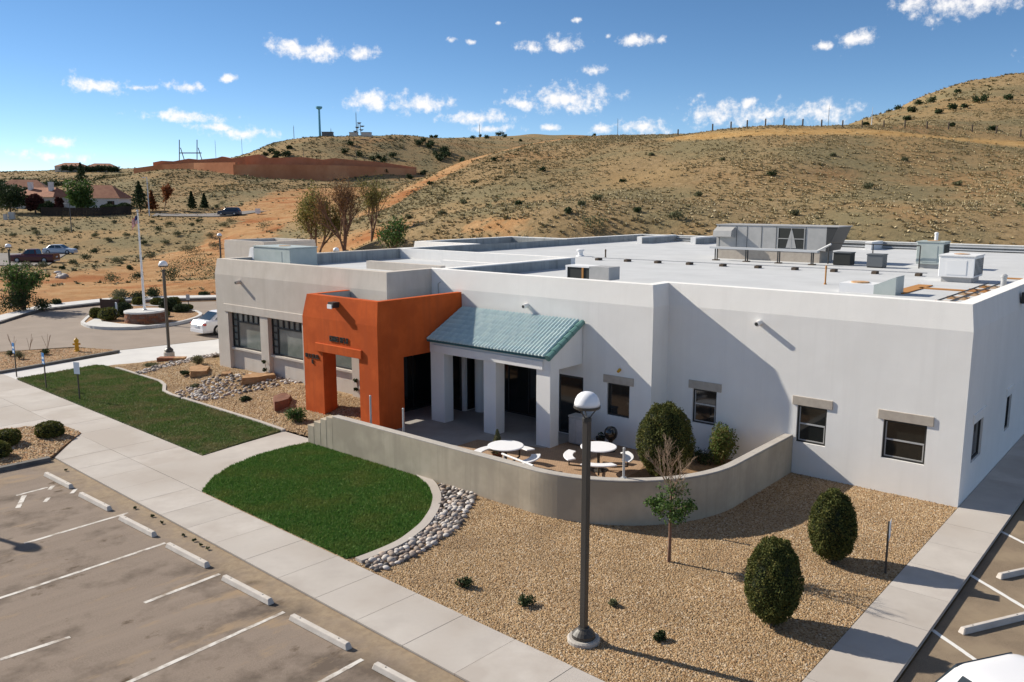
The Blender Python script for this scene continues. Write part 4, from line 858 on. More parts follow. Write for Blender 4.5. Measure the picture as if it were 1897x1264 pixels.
MB().lathe([(.02, .38), (.13, .41), (.2, .5), (.23, .62), (.2, .74), (.13, .82), (.02, .85)], 20).build('ball', 'ball_black', gbl, smooth=True); MB().lathe([(.16, 0), (.14, .05), (.06, .1), (.05, .3), (.1, .4)], 14).build('stand', 'dark_metal', gbl)
pot = empty('plant_pot', ab(10.6, -1.5, 0), 0, 'small black pot beside the gazing ball', 'pot'); MB().lathe([(.1, 0), (.15, .2), (.17, .34), (.15, .34), (.13, .3)], 14).build('pot', 'ball_black', pot); link('foliage', leaf_mesh(blob_points(90, (0, 0, .4), (.1, .1, .1))[0], .06), 'leaf_dark', pot)
ck = empty('storage_cabinet', ab(11.3, -1.75, .006), BROT, 'pale grey cabinet standing outside the glazed patio door', 'cabinet')
MB().box(-.3, .3, -.2, .2, .04, .95).build('body', 'grey_metal', ck); MB().box(-.32, .32, -.22, .22, .95, 1.0).build('top', 'grey_metal', ck)
for x in (-.29, .005): MB().box(x, x+.285, -.215, -.202, .08, .9).build('door', 'galv', ck)
hr = empty('handrail', ab(9.4, -7.1), BROT, 'white painted handrail lying behind the patio wall', 'handrail')
MB().tube([(-.95, .25, 1.05), (.55, -.2, 1.12)], .03, 8).build('rail', 'white_paint', hr); MB().tube([(-.85, .22, 0), (-.85, .22, 1.05)], .025, 8).build('post', 'white_paint', hr); MB().tube([(.5, -.185, 0), (.5, -.185, 1.11)], .025, 8).build('post', 'white_paint', hr)

# ------------------------------------------------------------------ plants
def foliage_obj(parent, P, size, m, normals=None, spread=1., name='foliage'): return link(name, leaf_mesh(P, size, name, normals, spread), m, parent)
def core(parent, r, c, m, name='inner_foliage'):
    bm = bmesh.new(); bmesh.ops.create_icosphere(bm, subdivisions=3, radius=1)
    for v in bm.verts: f = 1+.04*math.sin(7*v.co.x+3*v.co.z)+.04*math.sin(8*v.co.y); v.co = Vector((c[0]+v.co.x*r[0]*f, c[1]+v.co.y*r[1]*f, c[2]+v.co.z*r[2]*f))
    me = bpy.data.meshes.new(name); bm.to_mesh(me); bm.free(); me.shade_smooth(); return link(name, me, m, parent)
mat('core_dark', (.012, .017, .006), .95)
def egg(x, y, r, h, label, name='clipped_shrub', flat=2.2, n=9000, m='cypress', size=.055, group='egg shaped clipped shrubs', lift=.06):
    t = empty(name, (x, y, 0), random.random()*6, label, 'shrub', group)
    d = rng.normal(size=(n, 3)); d /= np.linalg.norm(d, axis=1)[:, None]; e = 2./flat
    q = np.sign(d)*np.abs(d)**e if flat != 2 else d
    zf = (q[:, 2]+1)/2; taper = 1-.18*np.clip(zf-.45, 0, 1)**1.2*2
    ph_ = rng.random(3)*6; lump = 1+.05*np.sin(d[:, 0]*9+ph_[0])*np.sin(d[:, 2]*8+ph_[1])+.04*np.sin(d[:, 1]*11+ph_[2])+.025*rng.normal(size=n); k = lump*(1-.12*rng.random(n)**2)
    P = np.c_[q[:, 0]*r*taper*k, q[:, 1]*r*taper*k, lift+h*(.5+.5*q[:, 2]*k)]; P = P[P[:, 2] > .03]; nn = d[:len(P)]
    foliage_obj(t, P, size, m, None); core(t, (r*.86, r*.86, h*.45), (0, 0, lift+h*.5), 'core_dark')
    MB().tube([(0, 0, -.05), (0, 0, .3)], .05, 8).build('trunk', 'bark', t); return t
def cxy(px_, py_, r): p = at(px_, py_); d = math.hypot(p[0], p[1]); f = (d+r*.55)/d; return p[0]*f, p[1]*f
x, y = cxy(1230, 893, .8); egg(x, y, .80, 2.2, 'large egg shaped shrub inside the patio wall', n=22000, size=.052)
x, y = cxy(1538, 1047, .5); egg(x, y, .51, 1.62, 'egg shaped shrub nearest the white wall and the small sign', n=20000, size=.042)
x, y = cxy(1428, 1167, .5); egg(x, y, .51, 1.68, 'egg shaped shrub in front, between lamp post and side walk', n=22000, size=.04)
for (qx, qy, r, h, lb) in [(93, 813, .42, .52, 'round clipped shrub at the tip of the reddish gravel bed'), (14, 828, .42, .5, 'round clipped shrub second from the tip of the gravel bed'), (-6, 852, .40, .5, 'round clipped shrub cut off by the left edge of the photo')]:
    x, y = cxy(qx, qy, r); egg(x, y, r, h, lb, n=3500, m='clipped', flat=3., group='round clipped shrubs by the parking lot', lift=.03)
def bush(x, y, z, r, h, m, label, n=900, size=.06, group=None, name='shrub', cat='shrub', inner=True):
    t = empty(name, (x, y, z), random.random()*6, label, cat, group); P = []
    for k in range(7):
        a = random.random()*6.28; rr = r*random.uniform(.1, .6); c = (rr*math.cos(a), rr*math.sin(a), h*random.uniform(.35, .7)); P.append(blob_points(n//7, c, (r*.55, r*.55, h*.4), .8)[0])
    P = np.vstack(P); P[:, 2] = np.maximum(P[:, 2], .02); foliage_obj(t, P, size, m)
    if inner:
        st = MB()
        for k in range(6): a = k*1.05; st.tube([(0, 0, 0), (r*.4*math.cos(a), r*.4*math.sin(a), h*.6)], .012, 5)
        st.build('stem', 'bark', t)
    return t
w = ab(6.55, -.75); bush(w[0], w[1], 0, .58, 1.35, 'leaf_flush', 'leafy green shrub between the patio wall and white wall', 4600, .075)
w = ab(7.2, -1.0); bush(w[0], w[1], 0, .5, .5, 'leaf_dark', 'low dark shrub behind the large egg shaped shrub', 900, .06)
w = ab(12.15, -5.0)
cf = empty('potted_conifer', (w[0], w[1], 0), 0, 'small grey green conifer by the left picnic table', 'conifer')
P = []
for k in range(2200): zz = random.random()**.8; rr = .24*(1-zz)+.02; a = random.random()*6.28; q_ = math.sqrt(random.random()); P.append((rr*q_*math.cos(a), rr*q_*math.sin(a), .3+zz*.75))
foliage_obj(cf, np.array(P), .045, 'leaf_sage'); MB().tube([(0, 0, 0), (0, 0, .9)], .018, 6).build('trunk', 'bark', cf); MB().lathe([(.12, 0), (.16, .22), (.18, .3), (.15, .3)], 14).build('pot', 'dark_stone', cf)
for (qx, qy, r, h, m, lb) in [(857, 1086, .26, .24, 'leaf_dark', 'spiky dark green plant in the gravel nearest the lawn'), (975, 1120, .2, .2, 'leaf_dark', 'small dark plant in the gravel left of the lamp post'),
                           (1138, 1121, .15, .13, 'leaf_sage', 'tiny brownish plant in the gravel right of the lamp post'), (1219, 1184, .15, .16, 'leaf_dark', 'tiny dark plant in the gravel nearest the bottom edge')]:
    x, y, _ = at(qx, qy); bush(x, y, -.01, r, h, m, lb, 500, .05, 'small plants in the gravel bed')
def gbush(qx, qy, r, h, m, lb, n=700, size=.07):
    p = at(qx, qy, .15); zz = gzw(p[0], p[1]); p = at(qx, qy, zz); bush(p[0], p[1], zz, r, h, m, lb, n, size, 'small shrubs in the gravel garden')
gbush(548, 783, .42, .55, 'leaf_green', 'bright green shrub beside the orange portal', 1800, .06)
gbush(368, 678, .36, .5, 'leaf_sage', 'grey green shrub between lamp planter and tan wall', 1300, .06)
gbush(456, 743, .28, .2, 'leaf_dark', 'low dark green shrub in front of the dry creek'); gbush(362, 718, .28, .14, 'leaf_sage', 'low olive plant by the bend of the lawn edging')
gbush(343, 694, .24, .16, 'leaf_dark', 'low dark plant left of the tan boulder'); gbush(281, 678, .45, .12, 'leaf_sage', 'flat olive plant beside the cross walk')
for k, (qx, qy, r, h) in enumerate([(36, 665, .32, .4), (83, 657, .3, .32), (20, 660, .25, .3)]):
    x, y, _ = at(qx, qy, .03); bush(x, y, .03, r, h, 'leaf_sage' if k != 1 else 'leaf_dark', ['dry olive shrub in front of the hydrant bed kerb', 'dark shrub left of the yellow hydrant', 'reddish dry shrub at the left end of the hydrant bed'][k], 600, .06, 'shrubs in the hydrant bed')
for qx, qy in [(25, 650), (55, 650), (88, 648)]:
    x, y, _ = at(qx, qy, .03); t = empty('dry_plant', (x, y, .03), 0, 'thin dry flower stalk standing in the hydrant bed', 'plant', 'dry stalks in the hydrant bed'); st = MB()
    for k in range(6): a = random.random()*6.28; st.tube([(0, 0, 0), (.1*math.cos(a), .1*math.sin(a), .4), (.22*math.cos(a), .22*math.sin(a), random.uniform(.6, .95))], .008, 4)
    st.build('stalk', 'bark_pale', t)
for k, (qx, qy) in enumerate([(497, 699), (667, 737)]):
    p = at(qx, qy, .42); t = empty('stalk_plant', (p[0], p[1], .40), 0, ['thin stalk plant with dark tufts at the second tan pier', 'thin stalk plant with dark tufts seen through the portal'][k], 'plant'); MB().tube([(0, 0, 0), (-.08, 0, .4), (-.12, 0, .75)], .012, 5).build('stalk', 'bark_pale', t)
    foliage_obj(t, np.vstack([blob_points(120, (-.16, 0, .72), (.1, .1, .08), 1.)[0], blob_points(120, (-.14, 0, .36), (.1, .1, .08), 1.)[0]]), .07, 'leaf_dark')
# weeds in the crack along the parking edge
for qx, qy in [(122, 873), (250, 943), (282, 958), (300, 970), (340, 993), (360, 1003), (372, 1012), (385, 1018)]:
    x, y, _ = at(qx, qy, -.045); bush(x, y, -.045, .06, .07, 'leaf_dark', 'tiny weed growing along the parking lot edge', 60, .04, 'weeds along the parking edge', 'weed', 'weed', False)
# trees
def branch_tree(parent, h, spread, levels=4, r0=.06, up=.6, n0=1, seed=1, start=.3, forks=3, m='bark'):
    rr = random.Random(seed); mb = MB(); tips = []
    def grow(p, d, L, r, lv):
        pts = [p]; q = p
        for k in range(3):
            d = (d+Vector((rr.gauss(0, .12), rr.gauss(0, .12), rr.gauss(0, .08)))).normalized(); q = q+d*L/3; pts.append(q)
        mb.tube(pts, [r, r*.9, r*.8, r*.66], 5 if lv < levels-1 else 4)
        if lv >= levels-2: tips.extend(pts[1:])
        if lv == levels: return
        for k in range(forks if lv else forks+1):
            a = rr.random()*6.28; nd = (d*up+Vector((math.cos(a), math.sin(a), .25))*spread).normalized(); src = pts[-1] if k < 2 else pts[2]
            grow(src, nd, L*rr.uniform(.6, .8), r*.58, lv+1)
    for k in range(n0): grow(Vector((rr.gauss(0, .1)*(n0 > 1), rr.gauss(0, .1)*(n0 > 1), -.05)), Vector((rr.gauss(0, .08)*n0, rr.gauss(0, .08)*n0, 1)).normalized(), h*start, r0, 0)
    mb.build('trunk', m, parent, fix=False); return np.array([tuple(t) for t in tips])
x, y, _ = at(1239, 1040)
yt = empty('young_tree', (x, y, -.012), 0, 'young tree with bare twigs above and a few leaves below', 'tree')
tb = MB(); tb.tube([(0, 0, 0), (.01, 0, .6), (0, .01, 1.2), (.01, 0, 1.75)], [.045, .036, .03, .026], 8); tb.build('trunk', 'bark', yt)
rr = random.Random(4); br = MB(); pts_leaf = []
def twig(p, d, L, r, lv):
    q = p+d*L; mid_ = p+d*L*.5+Vector((rr.gauss(0, .02), rr.gauss(0, .02), 0)); br.tube([p, mid_, q], [r, r*.8, r*.5], 5)
    if lv < 3:
        for k in range(3 if lv else 4):
            a = rr.random()*6.28; s = p.lerp(q, rr.uniform(.35, 1)); twig(s, (d+Vector((math.cos(a), math.sin(a), .3))*.55).normalized(), L*.62, r*.6, lv+1)
for k in range(7):
    a = k*.9; z0 = rr.uniform(1.2, 1.8); twig(Vector((0, 0, z0)), Vector((math.cos(a)*.45, math.sin(a)*.45, 1)).normalized(), rr.uniform(.5, .75), .014, 0)
for k in range(10):
    a = k*2.4; z0 = rr.uniform(.95, 1.4); d = Vector((math.cos(a), math.sin(a), rr.uniform(.1, .5))).normalized(); q = Vector((0, 0, z0))+d*rr.uniform(.25, .5); br.tube([(0, 0, z0), q], [.01, .005], 4); pts_leaf.append(q)
br.build('branch', 'bark_pale', yt, fix=False)
P = np.vstack([blob_points(170, tuple(q), (.18, .18, .15), 1.)[0] for q in pts_leaf]+[blob_points(260, (.05, 0, 1.75), (.4, .35, .25), 1.)[0], blob_points(300, (.05, 0, 1.2), (.4, .4, .3), 1.)[0]]); foliage_obj(yt, P, .065, 'leaf_green')
def tree(x, y, z, h, w, m, label, name='tree', n=3000, size=.25, seed=1, levels=3, bare=.0, group=None, trunk='bark', start=.3, n0=1, up=.8, cat='tree'):
    t = empty(name, (x, y, z-.05), random.random()*6, label, cat, group)
    tips = branch_tree(t, h, w/h*1.1, levels, h*.02+.02, up, n0, seed, start, 3, trunk)
    if len(tips):
        s = np.array([w/2/(np.abs(tips[:, :2]).max()+.01), w/2/(np.abs(tips[:, :2]).max()+.01), h/(tips[:, 2].max()+.01)])
        tips = tips*s; tk = t.children[0].data; co = np.empty(len(tk.vertices)*3, np.float32); tk.vertices.foreach_get('co', co); co = co.reshape(-1, 3)*s; tk.vertices.foreach_set('co', co.astype(np.float32).ravel()); tk.update()
        k = rng.integers(0, len(tips), n); P = tips[k]+rng.normal(size=(n, 3))*np.array([w*.07, w*.07, h*.045]); P[:, 2] = np.clip(P[:, 2], h*.12, None)
        foliage_obj(t, P, size, m)
    return t
def conifer(x, y, z, h, w, m, label, n=1500, size=.25, group=None, name='conifer', cat='conifer'):
    t = empty(name, (x, y, z-.05), 0, label, cat, group); k = rng.random(n)**.75; lump = 1+.25*np.sin(k*40)+.2*rng.normal(size=n); rr = w/2*(1.03-k)*lump*np.sqrt(rng.random(n)); a = rng.random(n)*6.283
    foliage_obj(t, np.c_[rr*np.cos(a), rr*np.sin(a), .1*h+k*h*.9], size, m); MB().tube([(0, 0, 0), (0, 0, h*.8)], [.03*h*.5+.04, .02], 6).build('trunk', 'bark', t); return t
def ground_pt(qx, Y): X = (qx-CX)/FPX*Y*1.0; return X, Y, hz(X, Y)
for qx, Y, h, w, m, nm, lb, kw in [
    (585, 96, 9.0, 6.2, 'leaf_yellow', 'cottonwood', 'yellow green cottonwood behind the left wing roof', dict(n=10000, size=.2, seed=5, levels=4, n0=3, up=1.0)),
    (640, 92, 8.6, 6.0, 'leaf_brown', 'bare_tree', 'nearly bare brown tree behind the left wing roof', dict(n=4200, size=.15, seed=11, levels=4, n0=4, up=1.25)),
    (690, 99, 7.6, 4.4, 'leaf_yellow', 'slender_tree', 'thin olive tree between the bare tree and green shrub', dict(n=4000, size=.15, seed=9, levels=4, n0=2, up=1.2))]:
    X, Y_, z = ground_pt(qx, Y); tree(X, Y_, z, h, w, m, lb, nm, **kw)
X, Y_, z = ground_pt(735, 84); tree(X, Y_, z, 5.2, 4.2, 'leaf_green', 'green leafy tree behind the white parapet', 'leafy_tree', n=2600, size=.2, seed=3)
X, Y_, z = at(48, 577); ltree = tree(X, Y_, -.1, 3.6, 3.6, 'leaf_green', 'bushy green tree beside the far kerb at left', 'bushy_tree', n=3600, size=.16, seed=8, n0=2, start=.2)
bush(X-.6, Y_-.2, -.05, 1.5, 1.9, 'leaf_dark', 'dark shrub at the foot of the bushy tree', 2600, .14); bush(X+1.2, Y_+.3, -.05, .8, 1.1, 'leaf_dark', 'small dark shrub right of the bushy tree', 900, .12)
for qx, qy, r, h, m, lb in [(107, 566, .5, .7, 'leaf_dark', 'round dark shrub between bushy tree and flag island'), (225, 557, 1., 1.0, 'leaf_sage', 'dry brown shrub behind the far kerb left of the flagpole'), (255, 556, .8, .9, 'leaf_dark', 'reddish dark shrub right behind the flagpole'), (288, 553, .85, 1.1, 'leaf_dark', 'dark green shrub beyond the island, right of the flagpole'), (378, 549, .5, .5, 'leaf_dark', 'small dark shrub beyond the drive near the tan wall')]:
    x, y, _ = at(qx, qy, .0); d_ = math.hypot(x, y); f = (d_+r)/d_; bush(x*f, y*f, hz(x*f, y*f), r, h, m, lb, 1000, .12, 'shrubs along the far kerb')

# ------------------------------------------------------------------ stones
def boulder(poly, z0, h, m, label, name='boulder', tilt=0.):
    P = np.array([p[:2] for p in poly]); c = P.mean(0); t = MB(); bm = bmesh.new()
    b_ = [bm.verts.new((*(p-c)*1.0, -.06)) for p in P]; t_ = [bm.verts.new((*((p-c)*.93), h+tilt*(p-c)[0])) for p in P]; n = len(P)
    for i in range(n): bm.faces.new((b_[i], b_[(i+1) % n], t_[(i+1) % n], t_[i]))
    bm.faces.new(t_); bm.faces.new(b_[::-1]); bmesh.ops.recalc_face_normals(bm, faces=bm.faces); bmesh.ops.triangulate(bm, faces=bm.faces); bmesh.ops.subdivide_edges(bm, edges=bm.edges, cuts=2, use_grid_fill=True)
    for v in bm.verts: v.co += Vector((random.gauss(0, .012), random.gauss(0, .012), random.gauss(0, .014)))
    me = bpy.data.meshes.new(name); bm.to_mesh(me); bm.free(); return tag(link(name, me, m, None, (c[0], c[1], z0)), label, 'boulder')
def gpoly(pts, z): return [at(x, y, z)[:2] for x, y in pts]
boulder(gpoly([(352, 700), (384, 698), (390, 690), (372, 686), (352, 690)], .25), gzw(*at(370, 694, .25)[:2]), .22, 'tan_stone', 'tan flat boulder right of the low dark plant')
boulder(gpoly([(447, 715), (478, 713), (513, 708), (505, 702), (455, 706)], .3), gzw(*at(480, 708, .3)[:2]), .22, 'tan_stone', 'long flat tan slab lying above the dry creek')
boulder(gpoly([(508, 758), (534, 752), (541, 744), (530, 738), (506, 744)], .2), gzw(*at(522, 748, .2)[:2]), .3, 'dark_stone', 'dark red boulder beside the bright green shrub')
boulder(gpoly([(410, 700), (428, 699), (430, 695), (412, 696)], .3), gzw(*at(420, 697, .3)[:2]), .1, 'tan_stone', 'small flat stone between the tan boulder and slab')
lp = empty('stone_planter', (0, 0, 0), 0, 'red tan stone block planter around the left lamp base', 'planter'); c = np.array(at(317, 671, .1)[:2])
for k in range(5):
    for j in range(2):
        u = (-.62+k*.27, -.62+(k+1)*.27-.012); MB().box(c[0]+u[0], c[0]+u[1], c[1]-.24, c[1]+.24, .02+.17*j, .02+.17*j+.16).build('block', random.choice(['tan_stone', 'red_stone']), lp)

# ------------------------------------------------------------------ lamps, signs, flag
def lamp(x, y, z, h, label, group='dome street lamps', stub=.0):
    t = empty('street_lamp', (x, y, z), BROT, label, 'street lamp', group); k = h-.29
    if stub: MB().lathe([(.27, -.05), (.27, stub), (.24, stub+.03)], 20).build('footing', 'trim_tan', t)
    else: MB().lathe([(.31, -.05), (.31, .05), (.28, .075)], 24).build('footing', 'kerb', t)
    s0 = stub
    MB().lathe([(.225, s0+.075), (.22, s0+.14), (.17, s0+.2), (.12, s0+.24), (.105, s0+.27)], 20).build('base_cover', 'bronze', t)
    p_ = MB().box(-.062, .062, -.062, .062, s0+.05, k-.22).build('pole', 'bronze', t); bevel(p_, .012)
    cl = MB().lathe([(.085, k-.25), (.085, k-.19), (.05, k-.17)], 12).build('collar', 'dark_metal', t)
    for q in range(3):
        a = R(20+120*q); c_, s_ = math.cos(a), math.sin(a); MB().tube([(.05*c_, .05*s_, k-.2), (.09*c_, .09*s_, k-.13), (.15*c_, .15*s_, k-.05), (.17*c_, .17*s_, k+.02)], .012, 6).build('arm', 'dark_metal', t)
    MB().lathe([(.225, k-.015), (.245, k), (.245, k+.035), (.225, k+.04)], 28).build('ring', 'bronze', t)
    MB().lathe([(.232, k+.04), (.23, k+.09), (.212, k+.16), (.175, k+.225), (.12, k+.27), (.06, k+.29), (.005, k+.295)], 32).build('dome', 'white_plastic', t, smooth=True)
    return t
lamp(*at(1081, 1186)[:2], 0, 4.80, 'tall bronze lamp with white dome in the front gravel bed'); lamp(*at(314, 664)[:2], 0, 5.1, 'bronze dome lamp standing in the red stone block planter', stub=.32)
lamp(-39.3, 66.0, 0, 4.8, 'dome lamp at the left edge behind the bushy tree'); lamp(-13.1, 63, hz(-13.1, 63), 4.85, 'dome lamp showing above the roof before the bare tree'); lamp(-27.6, 80, hz(-27.6, 80), 4.9, 'dome lamp showing beyond the left corner of the tan wing')
lamp(-18.4, 22.6, 0, 4.8, 'dome lamp outside the frame whose shadow falls on the stalls')
def sign(x, y, z, h, rz, pw_, ph_, m1, m2, label, group=None):
    t = empty('sign_post', (x, y, z), rz, label, 'sign', group); MB().box(-.022, .022, -.022, .022, -.05, h-.02).build('post', 'bronze', t); pl = MB().box(-pw_/2, pw_/2, -.034, -.026, h-ph_, h).build('sign_plate', m1, t); bevel(pl, .002)
    if m2: MB().box(-pw_/2+.04, pw_/2-.04, -.038, -.0345, h-ph_*.55, h-ph_*.35).build('legend', m2, t); MB().box(-pw_/2+.05, pw_/2-.05, -.038, -.0345, h-ph_*.93, h-ph_*.75).build('legend', m2, t)
    return t
sr = math.atan2(SD[1], SD[0])
sign(*at(31, 698)[:2], 0, 1.62, sr, .3, .5, 'blue_sign', 'pale_sign', 'blue parking sign farthest left beside the lawn corner', 'parking signs along the lawn')
sign(*at(86, 720)[:2], 0, 1.6, sr, .3, .5, 'blue_sign', 'pale_sign', 'blue parking sign in the middle of the three', 'parking signs along the lawn')
sign(*at(148, 741)[:2], 0, 1.6, sr+R(25), .3, .5, 'pale_sign', None, 'pale parking sign nearest the camera of the three', 'parking signs along the lawn')
sign(*at(1640, 1061)[:2], 0, 1.22, R(60), .3, .42, 'pale_sign', None, 'small sign seen edge on beside the right egg shaped shrub')
hx, hy, _ = at(143, 651, .02)
hyd = empty('fire_hydrant', (hx, hy, .02), R(20), 'yellow fire hydrant in the reddish gravel bed', 'hydrant')
MB().lathe([(.15, 0), (.15, .04), (.105, .05), (.105, .1), (.1, .52), (.13, .53), (.13, .57), (.12, .6), (.1, .66), (.05, .71), (.03, .72), (.03, .76), (.005, .77)], 18).build('barrel', 'yellow_paint', hyd, smooth=False)
for s in (-1, 1): MB().tube([(s*.08, 0, .4), (s*.19, 0, .4)], .05, 10).build('nozzle', 'yellow_paint', hyd)
MB().tube([(0, -.08, .36), (0, -.18, .36)], .065, 10).build('pumper_nozzle', 'yellow_paint', hyd)
# flag island
isl = px((153, 600), (160, 605), (175, 608.5), (211, 610.5), (250, 609.5), (290, 606), (330, 600.5), (355, 594), (375, 586), (368, 580), (352, 576), (320, 571.5), (280, 569), (235, 569), (195, 574), (165, 588))
isl = smooth_line(isl+[isl[0]], 60)[:-1]
ti = tag(sheet('traffic_island', isl, .1, 'gravel_red', None, .2), 'oval planted island with the flagpole in the loop drive', kind='structure')
strip('kerb', isl, .22, .24, 'concrete_bright', ti, z=-.1, closed=True)
sheet('apron', px((156, 600), (165, 604.5), (211, 607.5), (250, 607), (285, 604), (250, 601.5), (225, 600), (195, 596), (178, 589), z=.1), .108, 'concrete_bright', ti)
fx, fy, _ = at(268, 575, .85); fp = np.array((fx, fy))
pl = empty('stone_plinth', (fx, fy, .1), 0, 'round brown stone plinth under the flagpole', 'plinth')
for j in range(4):
    for k in range(26):
        a0 = (k+.5*(j % 2))*2*math.pi/26; a1 = a0+2*math.pi/26-.012; z0_, z1_ = j*.16, j*.16+.15; r0, r1 = 1.12, 1.27+random.uniform(-.015, .015)
        q = [(r0*math.cos(a0), r0*math.sin(a0)), (r1*math.cos(a0), r1*math.sin(a0)), (r1*math.cos(a1), r1*math.sin(a1)), (r0*math.cos(a1), r0*math.sin(a1))]; MB().prism(q, z0_, z1_).build('stone', random.choice(['plinth_brick', 'dark_stone', 'red_stone']), pl)
MB().lathe([(1.13, -.05), (1.13, .64), (1.3, .64), (1.3, .75), (1.27, .76)], 40).build('cap', 'concrete_bright', pl)
FH = 6.5
fpo = empty('flagpole', (fx, fy, .86), 0, 'tall white flagpole on the round stone plinth', 'flagpole')
MB().tube([(0, 0, 0), (0, 0, FH*.5), (0, 0, FH)], [.085, .07, .045], 12).build('pole', 'white_paint', fpo); MB().lathe([(.01, 0), (.07, .03), (.09, .09), (.07, .15), (.01, .18)], 12, (0, 0, FH)).build('finial', 'galv', fpo); MB().lathe([(.16, 0), (.16, .03), (.1, .08)], 14).build('collar', 'galv', fpo)
fg = empty('flag', (fx, fy, .86+FH-1.15), 0, 'small drooping flag of red, white and blue on the flagpole', 'flag')
def flagpart(name, u0, u1, v0, v1, m):
    n = 10; vs = []; fs = []
    for i in range(n+1):
        u = u0+(u1-u0)*i/n; fold = .12*math.sin(u*14); 
        for v in (v0, v1): vs.append((-.06-u*.62, fold*(.4+u), .98*v-.75*u*(.7+.3*u)-.1+.0))
    for i in range(n): fs.append((2*i, 2*i+2, 2*i+3, 2*i+1))
    o = MB().add(vs, fs).build(name, m, fg, fix=False); sm = o.modifiers.new('solid', 'SOLIDIFY'); sm.thickness = .01
fg.scale = (.62, .62, .55); fg.location.z += .52
flagpart('canton', 0, .42, .46, 1, 'flag_blue')
for k in range(13):
    v0, v1 = k/13, (k+1)/13
    flagpart('stripe', .42 if v0 > .44 else 0, 1.1, v0, v1, 'flag_red' if k % 2 == 0 else 'flag_white')
for k, (qx, qy, r, h, m) in enumerate([(179, 592, .42, .7, 0), (202, 597, .6, .85, 0), (229, 589, .62, .95, 1), (252, 595, .42, .55, 2), (302, 590, .45, .4, 0), (312, 579, .6, .95, 1), (323, 573, .5, .8, 0), (336, 581, .6, .55, 1), (348, 577, .38, .4, 0), (257, 568, .45, .6, 0), (291, 568, .45, .55, 0), (218, 569, .55, .6, 0)]):
    x, y = cxy(qx, qy, r); lb = ['yellow green clipped shrub at the left tip of the island', 'large clipped shrub before the brown island sign', 'dark clipped shrub left of the stone plinth', 'low dark shrub in front of the stone plinth', 'low olive shrub right before the plinth', 'dark clipped shrub right of the plinth', 'clipped shrub behind the left lamp pole on the island', 'spreading dark shrub at the right of the island', 'small shrub at the right tip of the island', 'small clipped shrub behind the flagpole', 'small clipped shrub right behind the flagpole', 'clipped shrub behind the brown island sign'][k]
    egg(x, y, r, h, lb, 'island_shrub', 2.6, 1500, ['clipped', 'leaf_dark', 'leaf_red'][m], .1, 'clipped shrubs on the flag island', .1)
bs = empty('island_sign', (*at(205, 585, .1)[:2], .1), R(-12), 'brown board sign on the flag island', 'sign'); MB().box(-.75, .75, -.04, .04, .35, 1.15).build('board', 'brown_sign', bs)
for x in (-.7, .7): MB().box(x-.05, x+.05, -.05, .05, 0, 1.2).build('post', 'brown_sign', bs)
ws = empty('island_post', (*at(217, 589, .1)[:2], .1), 0, 'thin white marker post right of the island sign', 'post'); MB().box(-.05, .05, -.05, .05, 0, 1.05).build('post', 'pale_sign', ws); MB().lathe([(.06, 0), (.005, .05)], 4, (0, 0, 1.05)).build('cap', 'pale_sign', ws)
s4 = sign(*at(350, 577, .1)[:2], .1, 1.25, R(-10), .3, .4, 'galv', None, 'small grey sign at the right tip of the island')

# ------------------------------------------------------------------ wheel stops
def wheel_stop(c, ang, z, label, group):
    t = empty('wheel_stop', (c[0], c[1], z), ang, label, 'wheel stop', group); L = .915
    b_ = [(-L, -.075, 0), (L, -.075, 0), (L, .075, 0), (-L, .075, 0)]; tt = [(-L+.05, -.05, .125), (L-.05, -.05, .125), (L-.05, .05, .125), (-L+.05, .05, .125)]; o = MB().hexa(b_, tt).build('block', 'wheel_stop', t); bevel(o, .015)
    for x in (-.6, .6): MB().lathe([(.015, .12), (.015, .129)], 8, (x, 0, 0)).build('pin', 'dark_metal', t)
w0 = np.array((-11.49, 22.14)); wd = np.array((1.945, -1.77))
nms = ['wheel stop at the end of the stall next to the gravel bed kerb', 'wheel stop second from the gravel bed kerb', 'wheel stop third from the gravel bed kerb', 'wheel stop fourth from the gravel bed kerb', 'wheel stop fifth from the gravel bed kerb', 'wheel stop sixth from the kerb, beside the walk', 'wheel stop cut off by the bottom edge of the photo']
for k in range(7): wheel_stop(w0+wd*(k-1), math.atan2(-1.2, 1.42), -.05, nms[k], 'wheel stops in the left lot')
a_ = np.array(at(1778, 1175, -.12)[:2]); dv = np.array((math.cos(R(21)), math.sin(R(21)))); wheel_stop(a_+dv*.93, R(21), -.12, 'wheel stop right of the white car at the right edge', 'wheel stops in the right lot')
a_ = np.array(at(1848, 1073, -.12)[:2]); wheel_stop(a_+dv*.93, R(21), -.12, 'wheel stop farther back at the right edge', 'wheel stops in the right lot')

